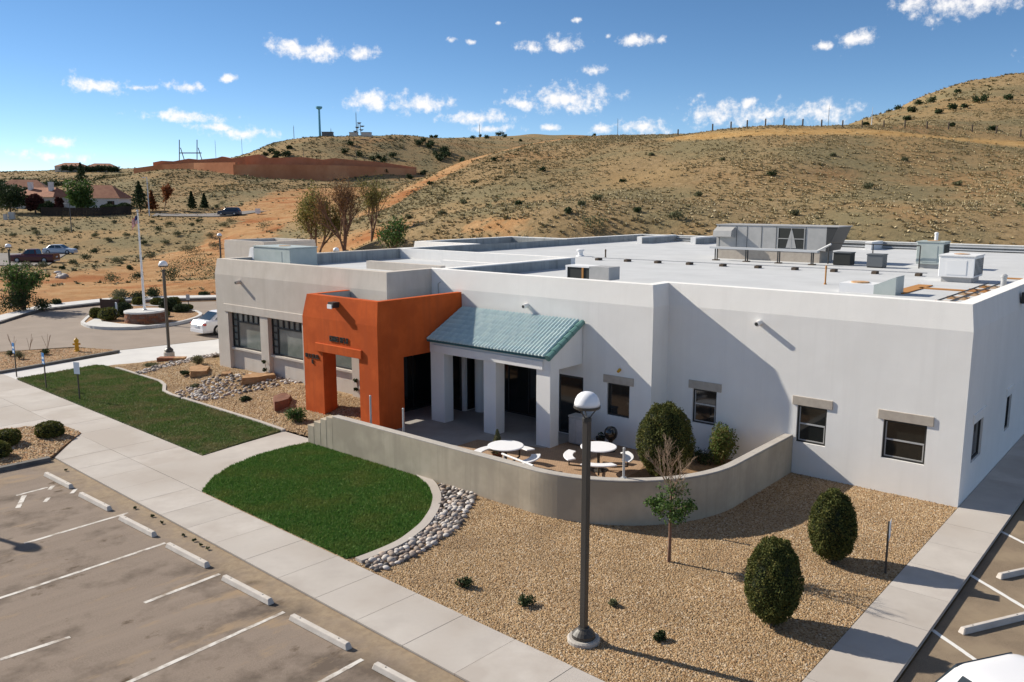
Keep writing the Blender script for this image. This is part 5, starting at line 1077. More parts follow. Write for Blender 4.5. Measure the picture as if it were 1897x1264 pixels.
# ------------------------------------------------------------------ cars
def car(name, loc, rz, L, Wd, Hh, m, label, kind='sedan', cat='car', group=None):
    """nose towards +x; built from stations along its length"""
    t = empty(name, loc, rz, label, cat, group); hw = Wd/2; belt = Hh*.62; g = .2
    if kind == 'sedan': st = [(.5, .40, .74), (.47, .52, .90), (.36, .56, .97), (.2, .61, 1.), (0, .63, 1.), (-.25, .65, 1.), (-.37, .66, .98), (-.46, .63, .92), (-.5, .50, .80)]; cab = (.22, .07, -.24, -.40)
    elif kind == 'suv': st = [(.5, .42, .78), (.47, .56, .92), (.34, .60, .98), (.2, .63, 1.), (0, .64, 1.), (-.3, .65, 1.), (-.46, .65, .97), (-.5, .50, .86)]; cab = (.24, .10, -.40, -.485)
    else: st = [(.5, .44, .82), (.48, .58, .95), (.34, .61, 1.), (.2, .62, 1.), (0, .62, 1.), (-.2, .62, 1.), (-.48, .62, .99), (-.5, .60, .96)]; cab = (.22, .12, -.09, -.115)
    vs = []; fs = []; n = len(st)
    for (fx_, fz, fw) in st:
        w = hw*fw; z1 = fz*Hh; x = fx_*L
        vs += [(x, -w*.93, g), (x, -w, g+.14), (x, -w, z1*.72), (x, -w*.95, z1*.93), (x, -w*.80, z1), (x, w*.80, z1), (x, w*.95, z1*.93), (x, w, z1*.72), (x, w, g+.14), (x, w*.93, g)]
    for i in range(n-1):
        for k in range(10): fs.append((i*10+k, i*10+(k+1) % 10, (i+1)*10+(k+1) % 10, (i+1)*10+k))
    fs += [tuple(range(10)), tuple(range(10*n-1, 10*n-11, -1))]
    body = MB().add(vs, fs).build('body', m, t, smooth=False); bevel(body, .025, 2)
    if kind == 'pickup':
        MB().box(-.485*L, -.13*L, -hw*.82, hw*.82, .62*Hh-.02, .62*Hh+.012).build('bed_floor', 'trim_black', t)
        for s in (-1, 1): MB().box(-.49*L, -.13*L, s*hw*.9-.04, s*hw*.9+.04, .60*Hh, .66*Hh).build('bed_rail', m, t)
        MB().box(-.497*L, -.48*L, -hw*.86, hw*.86, .58*Hh, .66*Hh).build('tailgate', m, t)
    x0, x1, x2, x3 = [c*L for c in cab]; zb, zt = .61*Hh, Hh; wb, wtp = hw*.86, hw*.68
    bot = [(x0, -wb*.93, zb), (x0, wb*.93, zb), (x3, wb*.93, zb), (x3, -wb*.93, zb)]; top = [(x1, -wtp, zt-.02), (x1, wtp, zt-.02), (x2, wtp, zt-.02), (x2, -wtp, zt-.02)]
    def rrect(xa, xb, w_, rad, z_, n_=5):
        out = []
        for (cx_, cy_, a0_) in ((xa-rad, w_-rad, 0), (xb+rad, w_-rad, 90), (xb+rad, -w_+rad, 180), (xa-rad, -w_+rad, 270)):
            for q in range(n_): a = R(a0_+90*q/(n_-1)); out.append((cx_+rad*math.cos(a), cy_+rad*math.sin(a), z_))
        return out
    lay = []; ztop = zt-.02
    for f, ins, rad in [(0, 0, .16), (.4, 0, .17), (.8, .0, .18), (.93, .015, .2), (.98, .06, .22), (1.0, .14, .24), (1.015, .3, .24)]:
        xa = x0+(x1-x0)*min(f, 1)-ins*1.2; xb = x3+(x2-x3)*min(f, 1)+ins*1.2; w_ = wb*.93+(wtp-wb*.93)*min(f, 1)-ins; lay.append(rrect(xa, xb, w_, min(rad, w_*.8), zb+(ztop-zb)*f))
    nn_ = len(lay[0]); vs = [v for L_ in lay for v in L_]; fs = [(k*nn_+i, k*nn_+(i+1) % nn_, (k+1)*nn_+(i+1) % nn_, (k+1)*nn_+i) for k in range(len(lay)-1) for i in range(nn_)]+[tuple(range((len(lay)-1)*nn_, len(lay)*nn_))]
    MB().add(vs, fs).build('cabin', m, t, smooth=True)
    def lerp(p, q, f): return tuple(p[i]+(q[i]-p[i])*f for i in range(3))
    def pane(A_, B_, C_, D_, f0=.1, f1=.9, g0=.12, g1=.88, nm='window'):
        """A B bottom, D C top"""
        def q(f, g_): return Vector(lerp(lerp(A_, B_, f), lerp(D_, C_, f), g_))
        v = [q(f0, g0), q(f1, g0), q(f1, g1), q(f0, g1)]; nn = (v[1]-v[0]).cross(v[3]-v[0]).normalized(); cc = (v[0]+v[2])/2
        if nn.dot(cc-Vector(((x0+x3)/2, 0, (zb+zt)/2))) < 0: nn = -nn
        MB().hexa([p-nn*.01 for p in v], [p+nn*.018 for p in v]).build(nm, 'car_glass', t)
    pane(bot[0], bot[1], top[1], top[0], .06, .94, .08, .92, 'windscreen'); pane(bot[3], bot[2], top[2], top[3], .08, .92, .1, .9, 'rear_window')
    for i0, i1 in ((0, 3), (1, 2)):
        pane(bot[i0], bot[i1], top[i1], top[i0], .1, .48, .14, .86, 'side_window'); pane(bot[i0], bot[i1], top[i1], top[i0], .52, .9, .14, .86, 'side_window')
    wr = .335 if kind == 'sedan' else .38
    for sx in (.31, -.30):
        for sy in (-1, 1):
            wo = MB(); nseg = 20; vs = []; fs = []; pr = [(wr*.55, -.1), (wr*.95, -.1), (wr, -.06), (wr, .06), (wr*.95, .1), (wr*.55, .1)]
            for (r_, y_) in pr:
                for k in range(nseg): a = 2*math.pi*k/nseg; vs.append((r_*math.cos(a), y_, r_*math.sin(a)))
            for j in range(5):
                for k in range(nseg): fs.append((j*nseg+k, j*nseg+(k+1) % nseg, (j+1)*nseg+(k+1) % nseg, (j+1)*nseg+k))
            fs += [tuple(range(nseg)), tuple(range(5*nseg, 6*nseg))]
            w_ = wo.add(vs, fs).build('wheel', 'tyre', t, (sx*L, sy*(hw-.09), wr)); rm = MB()
            rm.add([(wr*.6*math.cos(2*math.pi*k/12), sy*.104, wr*.6*math.sin(2*math.pi*k/12)) for k in range(12)]+[(0, sy*.125, 0)], [(k, (k+1) % 12, 12) for k in range(12)]).build('rim', 'rim', w_)
    for s in (-1, 1):
        MB().box(L*.462, L*.487, s*hw*.62-.17, s*hw*.62+.17, Hh*.40, Hh*.47).build('headlight', 'light_clear', t)
        MB().box(-L*.492, -L*.462, s*hw*.72-.2, s*hw*.72+.16, Hh*.47, Hh*.55).build('tail_light', 'light_red', t)
        MB().box(x0*.8-.07, x0*.8+.07, s*(hw+.09)-.09, s*(hw+.09)+.05, belt-.02, belt+.12).build('mirror', m, t)
    MB().box(-L*.505, -L*.47, -hw*.8, hw*.8, .22, .4).build('rear_bumper', m if kind != 'pickup' else 'galv', t); MB().box(L*.46, L*.503, -hw*.82, hw*.82, .2, .38).build('front_bumper', 'trim_black' if kind == 'pickup' else m, t)
    MB().box(-L*.508, -L*.503, -.26, .26, Hh*.38, Hh*.47).build('number_plate', 'pale_sign', t)
    return t
c_ = at(376, 622, -.05); vdir = np.array(c_[:2])/np.linalg.norm(c_[:2])
car('parked_sedan', (-17.85, 52.9, -.05), R(50), 4.7, 1.8, 1.43, 'car_white', 'white sedan half hidden behind the tan wing')
car('pickup_truck', (-64.2, 113.5, hz(-64.2, 113.5)), R(181), 5.9, 1.95, 1.85, 'car_red', 'dark red pickup truck parked in the far lot', 'pickup', 'truck')
car('silver_sedan', (-70.3, 131.5, hz(-70.3, 131.5)), R(2), 4.8, 1.8, 1.5, 'car_silver', 'silver blue sedan behind the dark red pickup')
X, Y_, z = ground_pt(431, 187); car('parked_suv', (X, Y_, z+.12), R(175), 4.9, 1.9, 1.75, 'car_blue', 'dark blue sport utility car on the upper road', 'suv')
p_ = at(1822, 1262, 1.55); car('parked_white_car', (7.66, 9.86, -.12), R(-72), 4.6, 1.84, 1.62, 'car_white', 'white car cut off by the bottom right corner', 'suv')

# ------------------------------------------------------------------ roof equipment
def roofthing(name, a, b, label, cat, group=None, z=ZR): return empty(name, ab(a, b, z), BROT, label, cat, group)
hv = roofthing('rooftop_air_handler', 13.4, 19, 'large grey rooftop air handler with dark fan openings', 'air handler')
MB().box(-3.0, 2.6, -.95, .9, .0, .55).build('curb', 'trim_tan', hv); MB().box(-3.05, 2.9, -1.0, .95, .6, 1.8).build('housing', 'grey_metal', hv)
MB().hexa([(2.9, -1.0, .6), (2.9, .95, .6), (2.95, .95, .6), (2.95, -1.0, .6)], [(2.9, -1., 1.8), (2.9, .95, 1.8), (3.45, .95, 1.8), (3.45, -1., 1.8)]).build('end_hood', 'dark_metal', hv)
MB().hexa([(-3.05, -1.0, 1.15), (-2.0, -1.0, 1.15), (-2.0, -1.45, 1.2), (-3.05, -1.45, 1.2)], [(-3.05, -1.0, 1.7), (-2.0, -1.0, 1.7), (-2.0, -1.4, 1.5), (-3.05, -1.4, 1.5)]).build('intake_hood', 'grey_metal', hv)
MB().box(.4, 1.8, -1.015, -1.003, .68, 1.7).build('fan_opening', 'fan_dark', hv)
for x in (.4, 1.1, 1.78): MB().box(x, x+.035, -1.03, -1.016, .66, 1.72).build('stud', 'grey_metal', hv)
MB().box(.4, 1.8, -1.03, -1.017, 1.15, 1.19).build('crossbar', 'grey_metal', hv)
MB().hexa([(.85, -1.025, .7), (1.4, -1.025, .7), (1.4, -1.02, .7), (.85, -1.02, .7)], [(1.08, -1.025, 1.6), (1.16, -1.025, 1.6), (1.16, -1.02, 1.6), (1.08, -1.02, 1.6)]).build('fan_cone', 'grey_metal', hv)
for x in (-2.9, -1.9, -1.3, -.5, .3, 1.85): MB().box(x, x+.02, -1.012, -1.003, .62, 1.78).build('seam', 'dark_metal', hv)
MB().box(-3.1, 3.5, -1.03, .98, 1.8, 1.84).build('lid', 'grey_metal', hv)
ct = roofthing('cable_tray', 12.8, 16.5, 'long pale cable tray on dark stands before the air handler', 'cable tray')
MB().box(-3.2, 2.5, -.15, .15, .62, .72).build('tray', 'roof_white', ct); MB().tube([(2.4, 0, .66), (3.1, 0, 1.05)], .05, 8).build('riser', 'galv', ct)
for x in (-2.9, -1.2, .5, 2.2):
    MB().box(x, x+.05, -.14, -.09, .05, .62).build('stand', 'dark_metal', ct); MB().box(x, x+.05, .09, .14, .05, .62).build('stand', 'dark_metal', ct); MB().box(x-.12, x+.16, -.17, .17, .0, .05).build('foot', 'post_wood', ct)
rl_ = roofthing('roof_railing', 8, 17.6, 'dark pipe railing between the air handler and green unit', 'railing')
for x in (-2.2, -.1, 2.0): MB().tube([(x, 0, 0), (x, 0, 1.05)], .03, 6).build('post', 'bronze', rl_)
MB().tube([(-2.2, 0, 1.05), (2.0, 0, 1.05)], .025, 6).build('rail', 'bronze', rl_)
for k, (a, b, s) in enumerate([(9.4, 17.5, .8), (7.7, 17.0, .7)]):
    t = roofthing('roof_box', a, b, ['dark louvred box at the right end of the cable tray', 'blue grey box beside the roof railing'][k], 'roof box'); MB().box(-s/2, s/2, -.35, .35, .06, .6).build('body', ['fan_dark', 'steel_far'][k], t); MB().box(-s/2-.03, s/2+.03, -.38, .38, .6, .64).build('lid', 'steel_far', t); MB().box(-s/2, s/2, -.3, .3, 0, .06).build('feet', 'dark_metal', t)
def acu(a, b, w, dpt, h, label, m, rz=0., z=ZR, louv=True):
    t = empty('rooftop_unit', ab(a, b, z), BROT+rz, label, 'rooftop unit', 'rooftop air conditioning units')
    MB().box(-w/2+.1, w/2-.1, -dpt/2+.1, dpt/2-.1, 0, .22).build('curb', 'grey_metal', t); o = MB().box(-w/2, w/2, -dpt/2, dpt/2, .2, h).build('cabinet', m, t); bevel(o, .02)
    MB().box(-w/2-.025, w/2+.025, -dpt/2-.025, dpt/2+.025, h, h+.05).build('lid', m, t); MB().lathe([(.26, h+.05), (.28, h+.07), (.05, h+.09)], 16).build('fan_guard', 'rust_stain', t)
    if louv:
        for k in range(7): y = -dpt/2+.12+k*(dpt-.24)/6; MB().box(w/2, w/2+.012, y-.05, y+.03, .28, h-.08).build('louvre', 'fan_dark', t)
    MB().box(-w*.28, w*.28, -dpt/2-.012, -dpt/2, .3, h-.15).build('access_panel', m, t); return t
acu(5.65, 18.4, 1.15, 1.1, 1.2, 'pale green rooftop unit farther back near the railing', 'green_metal'); acu(3.05, 12.1, 1.25, 1.5, 1.0, 'white rooftop unit nearest the right end of the roof', 'white_paint')
u4 = empty('rooftop_unit', ab(13.9, 2.6, ZR), BROT, 'small open rooftop unit behind the front parapet', 'rooftop unit'); MB().box(.1, 1.0, -.35, .4, .12, .62).build('cabinet', 'grey_metal', u4); MB().box(-1.0, .1, -.33, .38, .08, .56).build('frame', 'fan_dark', u4); MB().box(-1.03, .1, -.36, .41, .56, .62).build('lid', 'white_paint', u4)
for x in (-1.02, -.25): MB().box(x, x+.08, -.36, -.33, .0, .56).build('post', 'wood_orange' if x > -.5 else 'white_paint', u4)
hc = empty('roof_hatch', ab(4.4, 5.6, ZR), BROT, 'low roof hatch with a slanted grey side by the front parapet', 'hatch'); MB().box(-.9, .25, -.45, .45, 0, .32).build('curb', 'white_paint', hc); MB().hexa([(.25, -.45, 0), (.95, -.45, 0), (.95, .45, 0), (.25, .45, 0)], [(.25, -.45, .3), (.95, -.45, .62), (.95, .45, .62), (.25, .45, .3)]).build('cowl', 'green_metal', hc); MB().lathe([(.3, .32), (.3, .36)], 20, (-.35, 0, 0)).build('lid', 'rust_stain', hc)
tu = acu(29.0, -.9, 2.9, 1.5, 1.05, 'grey green rooftop unit on the tan wing', 'green_metal', z=ZR-.1, louv=False); MB().hexa([(-1.45, -.75, .3), (-1.45, .6, .3), (-2.0, .6, .3), (-2.0, -.75, .3)], [(-1.45, -.75, 1.0), (-1.45, .6, 1.0), (-1.75, .6, 1.0), (-1.75, -.75, 1.0)]).build('hood', 'white_paint', tu)
gpipe = roofthing('gas_pipe', 12.6, 13.0, 'long thin gas pipe on wooden blocks across the roof', 'pipe'); MB().tube([(-8.2, -.5, .14), (8.0, .5, .14)], .025, 6).build('pipe', 'galv', gpipe)
for k in range(10): x = -7.8+k*1.72; MB().box(x-.1, x+.1, -.2+x*.0615, .2+x*.0615, 0, .115).build('block', 'post_wood', gpipe)
gp2 = roofthing('gas_pipe', 1.5, 6.5, 'short gas pipes running back along the right roof edge', 'pipe')
for dx in (-.25, .1): MB().tube([(dx, -3., .12), (dx, 4., .12)], .025, 6).build('pipe', 'dark_metal', gp2)
for k in range(5): MB().box(-.4, .25, -2.8+k*1.5, -2.65+k*1.5, 0, .095).build('block', 'rust_stain', gp2)
for (a, b, w, l_) in [(2.2, 8.2, 2.6, .35), (3.6, 7.6, .5, 3.6), (1.2, 14.5, 1.6, .4)]:
    tag(MB().box(-w/2, w/2, -l_/2, l_/2, 0, .035).build('roof_plank', 'wood_orange', None, ab(a, b, ZR), BROT), ['rusty orange plank lying across the roof before the white unit', 'long rusty orange plank leading back to the white unit', 'short rusty plank near the right roof edge'][[2.2, 3.6, 1.2].index(a)], 'plank')
def vent(a, b, h, r, label, capr=None, m='galv'):
    t = roofthing('roof_vent', a, b, label, 'vent'); MB().lathe([(r*1.8, 0), (r*1.6, .04), (r, .07), (r, h)], 14).build('stack', m, t)
    MB().lathe([(capr or r*1.2, h-.02), (capr or r*1.2, h+.06), (r*.5, h+.1)], 14).build('cap', m, t)
vent(23., 14.5, .32, .14, 'white mushroom vent left of the gas pipe', .22, 'white_paint'); vent(21.1, 14.2, .38, .04, 'thin dark vent pipe near the mushroom vent', None, 'post_wood'); vent(6.6, 7.4, .62, .03, 'thin rusty vent pipe near the front parapet', None, 'wood_orange'); vent(1.0, 9.0, .5, .09, 'galvanised vent stack at the right roof edge')
vent(7.4, 26, 1.3, .09, 'tall white flue behind the green rooftop unit', None, 'white_paint'); vent(.9, 24, .7, .28, 'wide white conical vent at the far right', .1, 'white_paint'); vent(.4+.3, 27, 1.1, .05, 'thin white pipe at the far right of the roof', None, 'white_paint')

# ------------------------------------------------------------------ far roads, houses, butte, masts
def draped(name, pts, w, m, label, dz=.1, skew=0.):
    P = np.array([p[:2] for p in pts]); t = np.r_[0, np.cumsum(np.linalg.norm(np.diff(P, axis=0), axis=1))]; n = max(int(t[-1]/2), 2); u = np.linspace(0, t[-1], n); Q = np.c_[np.interp(u, t, P[:, 0]), np.interp(u, t, P[:, 1])]
    vs = []; fs = []; K = max(int(w/2), 2)
    for i in range(n):
        a, c = Q[max(i-1, 0)], Q[min(i+1, n-1)]; d = (c-a)/np.linalg.norm(c-a); k = np.array([-d[1], d[0]])
        for j in range(K+1): p = Q[i]+k*w*(j/K-.5); vs.append((p[0], p[1], 0))
    V = np.array(vs); V[:, 0] -= skew*(V[:, 1]-107); V[:, 2] = Hf(V[:, :2])+dz
    for i in range(n-1):
        for j in range(K): a = i*(K+1)+j; fs.append((a, a+1, a+K+2, a+K+1))
    return tag(link(name, mesh_np(name, V, np.array(fs), True), m), label, kind='structure')
mat('far_asphalt', (.17, .152, .143), .95, (.205, .185, .172), .3, 5)
draped('far_lot', [(-190, 120), (-59, 120)], 25, 'far_asphalt', 'grey asphalt lot with the dark red pickup', skew=.42)
def fp_(qx, Y): return ((qx-CX)/FPX*Y, Y)
draped('upper_road', [fp_(292, 189), fp_(330, 190), fp_(430, 188), fp_(490, 195)], 6.5, 'far_asphalt', 'grey upper road with the dark blue car', .16)
def house(qx, Y, w, d, rz, wallm, label, h=2.9, rh=2.3, hip=.45, chim=(), z=None):
    X = (qx-CX)/FPX*Y; zz = hz(X, Y)-.3 if z is None else z; t = empty('house', (X, Y, zz), rz, label, 'house', 'tile roofed houses beyond the far lot')
    MB().box(-w/2, w/2, -d/2, d/2, -1.5, h).build('wall', wallm, t); e = .5
    rf = MB().add([(-w/2-e, -d/2-e, h), (w/2+e, -d/2-e, h), (w/2+e, d/2+e, h), (-w/2-e, d/2+e, h), (-w/2+w*hip*.5, 0, h+rh), (w/2-w*hip*.5, 0, h+rh)], [(0, 1, 5, 4), (1, 2, 5), (2, 3, 4, 5), (3, 0, 4), (0, 3, 2, 1)]).build('roof', 'roof_tile_red', t)
    for (cx_, cy_) in chim: MB().box(cx_-.45, cx_+.45, cy_-.45, cy_+.45, h+.3, h+rh+1.3).build('chimney', 'house_white', rf)
    for k in range(3):
        x = -w/2+w*(k+.5)/3; f = MB().box(x-.65, x+.65, -d/2-.05, -d/2-.01, .9, 2.2).build('window', 'house_white', t); MB().box(x-.55, x+.55, -d/2-.07, -d/2-.052, 1., 2.1).build('pane', 'glass', f)
    MB().box(w/2-w*.12-.5, w/2-w*.12+.5, -d/2-.06, -d/2-.01, 0, 2.1).build('door', 'brown_sign', t)
house(12, 215, 11, 9, R(15), 'house_wall', 'cream house with red tiled roof at the far left'); house(96, 210, 12, 9, R(-12), 'house_wall', 'tile roofed house with two white chimneys', chim=((-3, -1), (3.2, -1.5))); house(192, 214, 13, 9, R(6), 'house_white', 'long white walled house with red brown roof', 2.8, 3.2)
house(60, 245, 12, 9, R(20), 'house_wall', 'red roofed house farther back on the left', 2.9, 2.6)
mat('hedge', (.02, .022, .015), .95)
fn = empty('garden_fence', (*fp_(170, 187), 0), 0, 'dark brown board fence before the tile roofed houses', 'fence')
bx0 = fp_(86, 188); bx1 = fp_(252, 190); nb = 60; bmn = None
for k in range(nb):
    x = bx0[0]+(bx1[0]-bx0[0])*k/nb; y = bx0[1]+(bx1[1]-bx0[1])*k/nb; z = hz(x, y); w = (bx1[0]-bx0[0])/nb
    o = MB().box(x-fn.location.x, x-fn.location.x+w*.96, y-fn.location.y-.02, y-fn.location.y+.02, z-.3, z+1.85+random.uniform(-.04, .04)).build('board', 'fence_brown', fn)
conif = [(30, 192, 7.4, 7.6, 'leaf_dark', 'broad dark tree at the far left by the houses'), (160, 192, 8.6, 6.0, 'leaf_green', 'bright green tree in front of the white walled house'), (268, 197, 7., 4.4, 'leaf_dark', 'dark conifer right of the white walled house'), (290, 199, 4.6, 2.6, 'leaf_orange', 'small orange autumn tree beside the dark conifer'), (312, 201, 5.6, 3.8, 'leaf_orange', 'larger orange brown autumn tree by the road'),
         (363, 205, 4.4, 2.2, 'leaf_dark', 'small conifer on the right of the autumn trees'), (386, 207, 3.8, 2.0, 'leaf_dark', 'small conifer left of the dark blue car'), (76, 193, 4.6, 3.6, 'leaf_red', 'dark red tree before the house with chimneys'), (98, 191, 3.2, 3.6, 'leaf_dark', 'dark shrub tree behind the brown fence'), (120, 191, 4.2, 2.2, 'leaf_red', 'narrow red tree at the second chimney'),
         (165, 250, 9, 5.5, 'leaf_dark', 'tall dark conifer behind the bright green tree'), (215, 196, 2.6, 4.4, 'leaf_dark', 'dark hedge tree before the white wall'), (240, 196, 2.4, 3., 'leaf_dark', 'dark hedge tree next to the parked white car of the house'), (60, 215, 5, 4, 'leaf_dark', 'dark tree between the two left houses')]
for k, (qx, Y, h, w, m, lb) in enumerate(conif):
    X, Y_, z = ground_pt(qx, Y)
    if k in (0, 1, 7, 8, 9, 11, 12, 13):
        t = empty('far_tree', (X, Y_, z-.1), 0, lb, 'tree', 'trees by the far houses'); P = np.vstack([blob_points(330, (random.uniform(-.25, .25)*w, random.uniform(-.25, .25)*w, h*random.uniform(.28, .78)), (w*.3, w*.3, h*.22), .7)[0] for _ in range(11)]); foliage_obj(t, P, .5, m); MB().tube([(0, 0, 0), (0, 0, h*.6)], [.22, .1], 6).build('trunk', 'bark', t)
    elif 'conifer' in lb: conifer(X, Y_, z, h, w, m, lb, 2200, .42, 'trees by the far houses')
    else: tree(X, Y_, z, h, w, m, lb, 'far_tree', n=2400, size=.42, seed=20+k, levels=3, group='trees by the far houses')
for k, (qx, Y, w) in enumerate([(110, 330, 10), (80, 340, 11), (120, 325, 9), (60, 350, 10), (28, 360, 8), (205, 335, 7), (230, 340, 5), (50, 420, 9), (15, 430, 8)]):
    X, Y_, z = ground_pt(qx, Y); bush(X, Y_, z, w/2, w*.42, 'leaf_dark', 'dark juniper on the slope behind the far houses', 420, .9, 'junipers behind the far houses', 'juniper', 'juniper', False)
for k in range(9):
    qx = 140+k*11+random.uniform(-3, 3); X, Y_, z = ground_pt(qx, 705); bush(X, Y_, z, 4.5, 5.5, 'leaf_dark', 'dark tree on the far left skyline', 260, 1.5, 'trees on the far left skyline', 'skyline_tree', 'tree', False)
for k, qx in enumerate([150, 205]): house(qx, 715, 22, 14, R(10*k), 'house_wall', ['grey roofed house on the far left skyline', 'second house on the far left skyline'][k], 4, 3)
# light poles and markers
def pole(qx, Y, h, r, m, label, name='light_pole', arm=False, z=None):
    X = (qx-CX)/FPX*Y; zz = hz(X, Y) if z is None else z; t = empty(name, (X, Y, zz-.2), 0, label, 'pole'); MB().tube([(0, 0, 0), (0, 0, h)], [r, r*.7], 8).build('shaft', m, t)
    if arm: MB().box(-.9, .1, -.06, .06, h-.1, h).build('arm', m, t); MB().box(-1.1, -.5, -.12, .12, h-.16, h-.08).build('luminaire', 'white_plastic', t)
    else: MB().lathe([(r*1.6, 0), (r*1.6, .15), (r*.5, .2)], 8, (0, 0, h)).build('cap', m, t)
pole(284, 188, 8.6, .13, 'pale_sign', 'pale street light pole beside the dark conifer', arm=True); pole(139, 160, 5.6, .09, 'steel_far', 'thin dark light pole before the brown fence', arm=True)
for k, (qx, Y) in enumerate([(32, 181), (20, 180)]):
    X, Y_, z = ground_pt(qx, Y); t = empty('utility_box', (X, Y_, z-.1), R(10), ['pale utility cabinet on the verge at far left', 'small utility pedestal left of the cabinet'][k], 'utility box'); w = 1.1-k*.5; MB().box(-w/2, w/2, -.4, .4, 0, 1.5-k*.3).build('cabinet', 'galv', t); MB().box(-w/2-.05, w/2+.05, -.45, .45, 1.5-k*.3, 1.58-k*.3).build('lid', 'galv', t)
X, Y_, z = ground_pt(483, 185); t = empty('roadside_box', (X, Y_, z-.1), 0, 'white marker box beside the upper dirt road', 'utility box'); MB().box(-.5, .5, -.3, .3, .3, 1.4).build('box', 'white_paint', t); MB().box(-.08, .08, -.08, .08, 0, .3).build('post', 'post_wood', t)
# red retaining wall on the butte
rwall = empty('retaining_wall', (*fp_(435, 352), 0), 0, 'long red brown retaining wall stepping along the butte', 'wall')
rx, ry_ = rwall.location.x, rwall.location.y
def rw_run(pts, m, lab, th=3.):
    n = len(pts); Fv = []; mb = MB(); vs = []; fs = []
    for (p, zb, zt) in pts:
        q = np.array(p)-np.array((rx, ry_)); vs += [(*q, zb), (*q, zt), (q[0]+.6, q[1]+th, zt), (q[0]+.6, q[1]+th, zb)]
    for i in range(n-1):
        for k in range(4): fs.append((i*4+k, i*4+(k+1) % 4, i*4+4+(k+1) % 4, i*4+4+k))
    fs += [(0, 1, 2, 3), (4*n-1, 4*n-2, 4*n-3, 4*n-4)]; o = mb.add(vs, fs).build('wall_section', m, rwall); return o
def rp(qx, qb, qt, Y): b_ = far(qx, qb, Y); t_ = far(qx, qt, Y); return (b_[:2], b_[2]-3., t_[2])
rw_run([rp(248, 324, 312, 385), rp(300, 322, 305, 378), rp(360, 322, 302, 368), rp(437, 328, 301, 352)], 'red_wall', '')
top_pts = [(284, 308, 301), (300, 304, 298), (322, 303, 299), (350, 302, 294), (368, 302, 296), (402, 301, 293), (412, 301, 290), (430, 301, 294), (462, 300, 289)]
rw_run([rp(a, b_+4, c_, 384) for a, b_, c_ in top_pts], 'brick_red', '')
rw_run([rp(433, 330, 305, 350), rp(520, 331, 305, 364), rp(590, 331, 306, 378), rp(640, 322, 307, 390), rp(690, 319, 309, 402), rp(768, 325, 313, 424)], 'red_wall', '')
rw_run([rp(a, 312, c_, Y) for a, c_, Y in [(455, 290, 362), (480, 286, 366), (495, 293, 369), (530, 292, 374), (560, 291, 380), (598, 296, 388), (620, 293, 392), (660, 297, 402), (690, 299, 408), (715, 302, 414), (768, 310, 430)]], 'brick_red', '')
def mast(qx, qt, Y, r, m, label, z=None, name='mast', platform=False, qb=None):
    X = (qx-CX)/FPX*Y; t_ = far(qx, qt, Y); zz = (hz(X, Y)-.5) if qb is None else far(qx, qb, Y)[2]; t = empty(name, (X, Y, zz), 0, label, 'mast', 'masts on the skyline'); h = t_[2]-zz
    MB().tube([(0, 0, 0), (0, 0, h)], [r, r*.75], 8).build('shaft', m, t)
    if platform: MB().lathe([(r*1.6, h-1.4), (r*2.6, h-.7), (r*2.6, h+.1), (r*1., h+.3)], 12).build('head', m, t)
    else: MB().tube([(0, 0, h), (0, 0, h+.8)], r*.4, 5).build('tip', m, t)
    return t
mast(602, 198, 500, .72, 'cyan_steel', 'tall blue green monopole on top of the butte', platform=True); mast(668, 210, 505, .22, 'steel_far', 'thin mast beside the antenna dishes on the butte')
for qx, qt, Y, lb in [(412, 262, 430, 'thin pole behind the red wall, left one'), (460, 258, 440, 'thin pole behind the red wall, right one'), (571, 276, 430, 'short pole before the butte slope'), (622, 240, 500, 'thin pole right of the monopole'), (890, 231, 640, 'distant thin mast above the plateau'), (1139, 221, 700, 'distant thin mast above the long hill'), (666, 272, 440, 'thin pole on the butte slope'), (1518, 200, 320, 'thin mast behind the ridge fence'), (1596, 205, 200, 'pale marker pole at the right end of the ridge'), (555, 235, 520, 'faint mast left of the monopole')]:
    mast(qx, qt, Y, .10 if Y < 450 else .2, 'pale_sign' if 'pale' in lb else 'steel_far', lb)
dt = empty('dish_tower', (*fp_(673, 505), hz(*fp_(673, 505))-.5), 0, 'antenna tower with dark dishes on top of the butte', 'antenna tower'); h = far(673, 228, 505)[2]-dt.location.z
for x, y in ((-1, -1), (1, -1), (1, 1), (-1, 1)): MB().tube([(x*1.2, y*1.2, 0), (x*.5, y*.5, h)], .12, 5).build('leg', 'steel_far', dt)
for k, (x, z) in enumerate([(-2, .35), (1.6, .45), (-.8, .62), (2.2, .7), (.4, .92)]): MB().lathe([(.1, 0), (.9, .25), (1.3, .7), (1.2, .75)], 12, (x, -1.6, z*h)).build('dish', 'steel_far', dt)
for k, (qx, Y, w) in enumerate([(663, 503, 4.5), (686, 503, 5.5), (616, 499, 6)]):
    X, Y_, z = ground_pt(qx, Y); t = empty('equipment_hut', (X, Y_, z-.3), 0, ['small hut left of the dish tower', 'small hut right of the dish tower', 'low hut beside the monopole'][k], 'hut'); MB().box(-w/2, w/2, -2, 2, 0, 2.5).build('wall', 'house_wall' if k < 2 else 'steel_far', t); MB().box(-w/2-.2, w/2+.2, -2.2, 2.2, 2.5, 2.7).build('roof', 'steel_far', t)
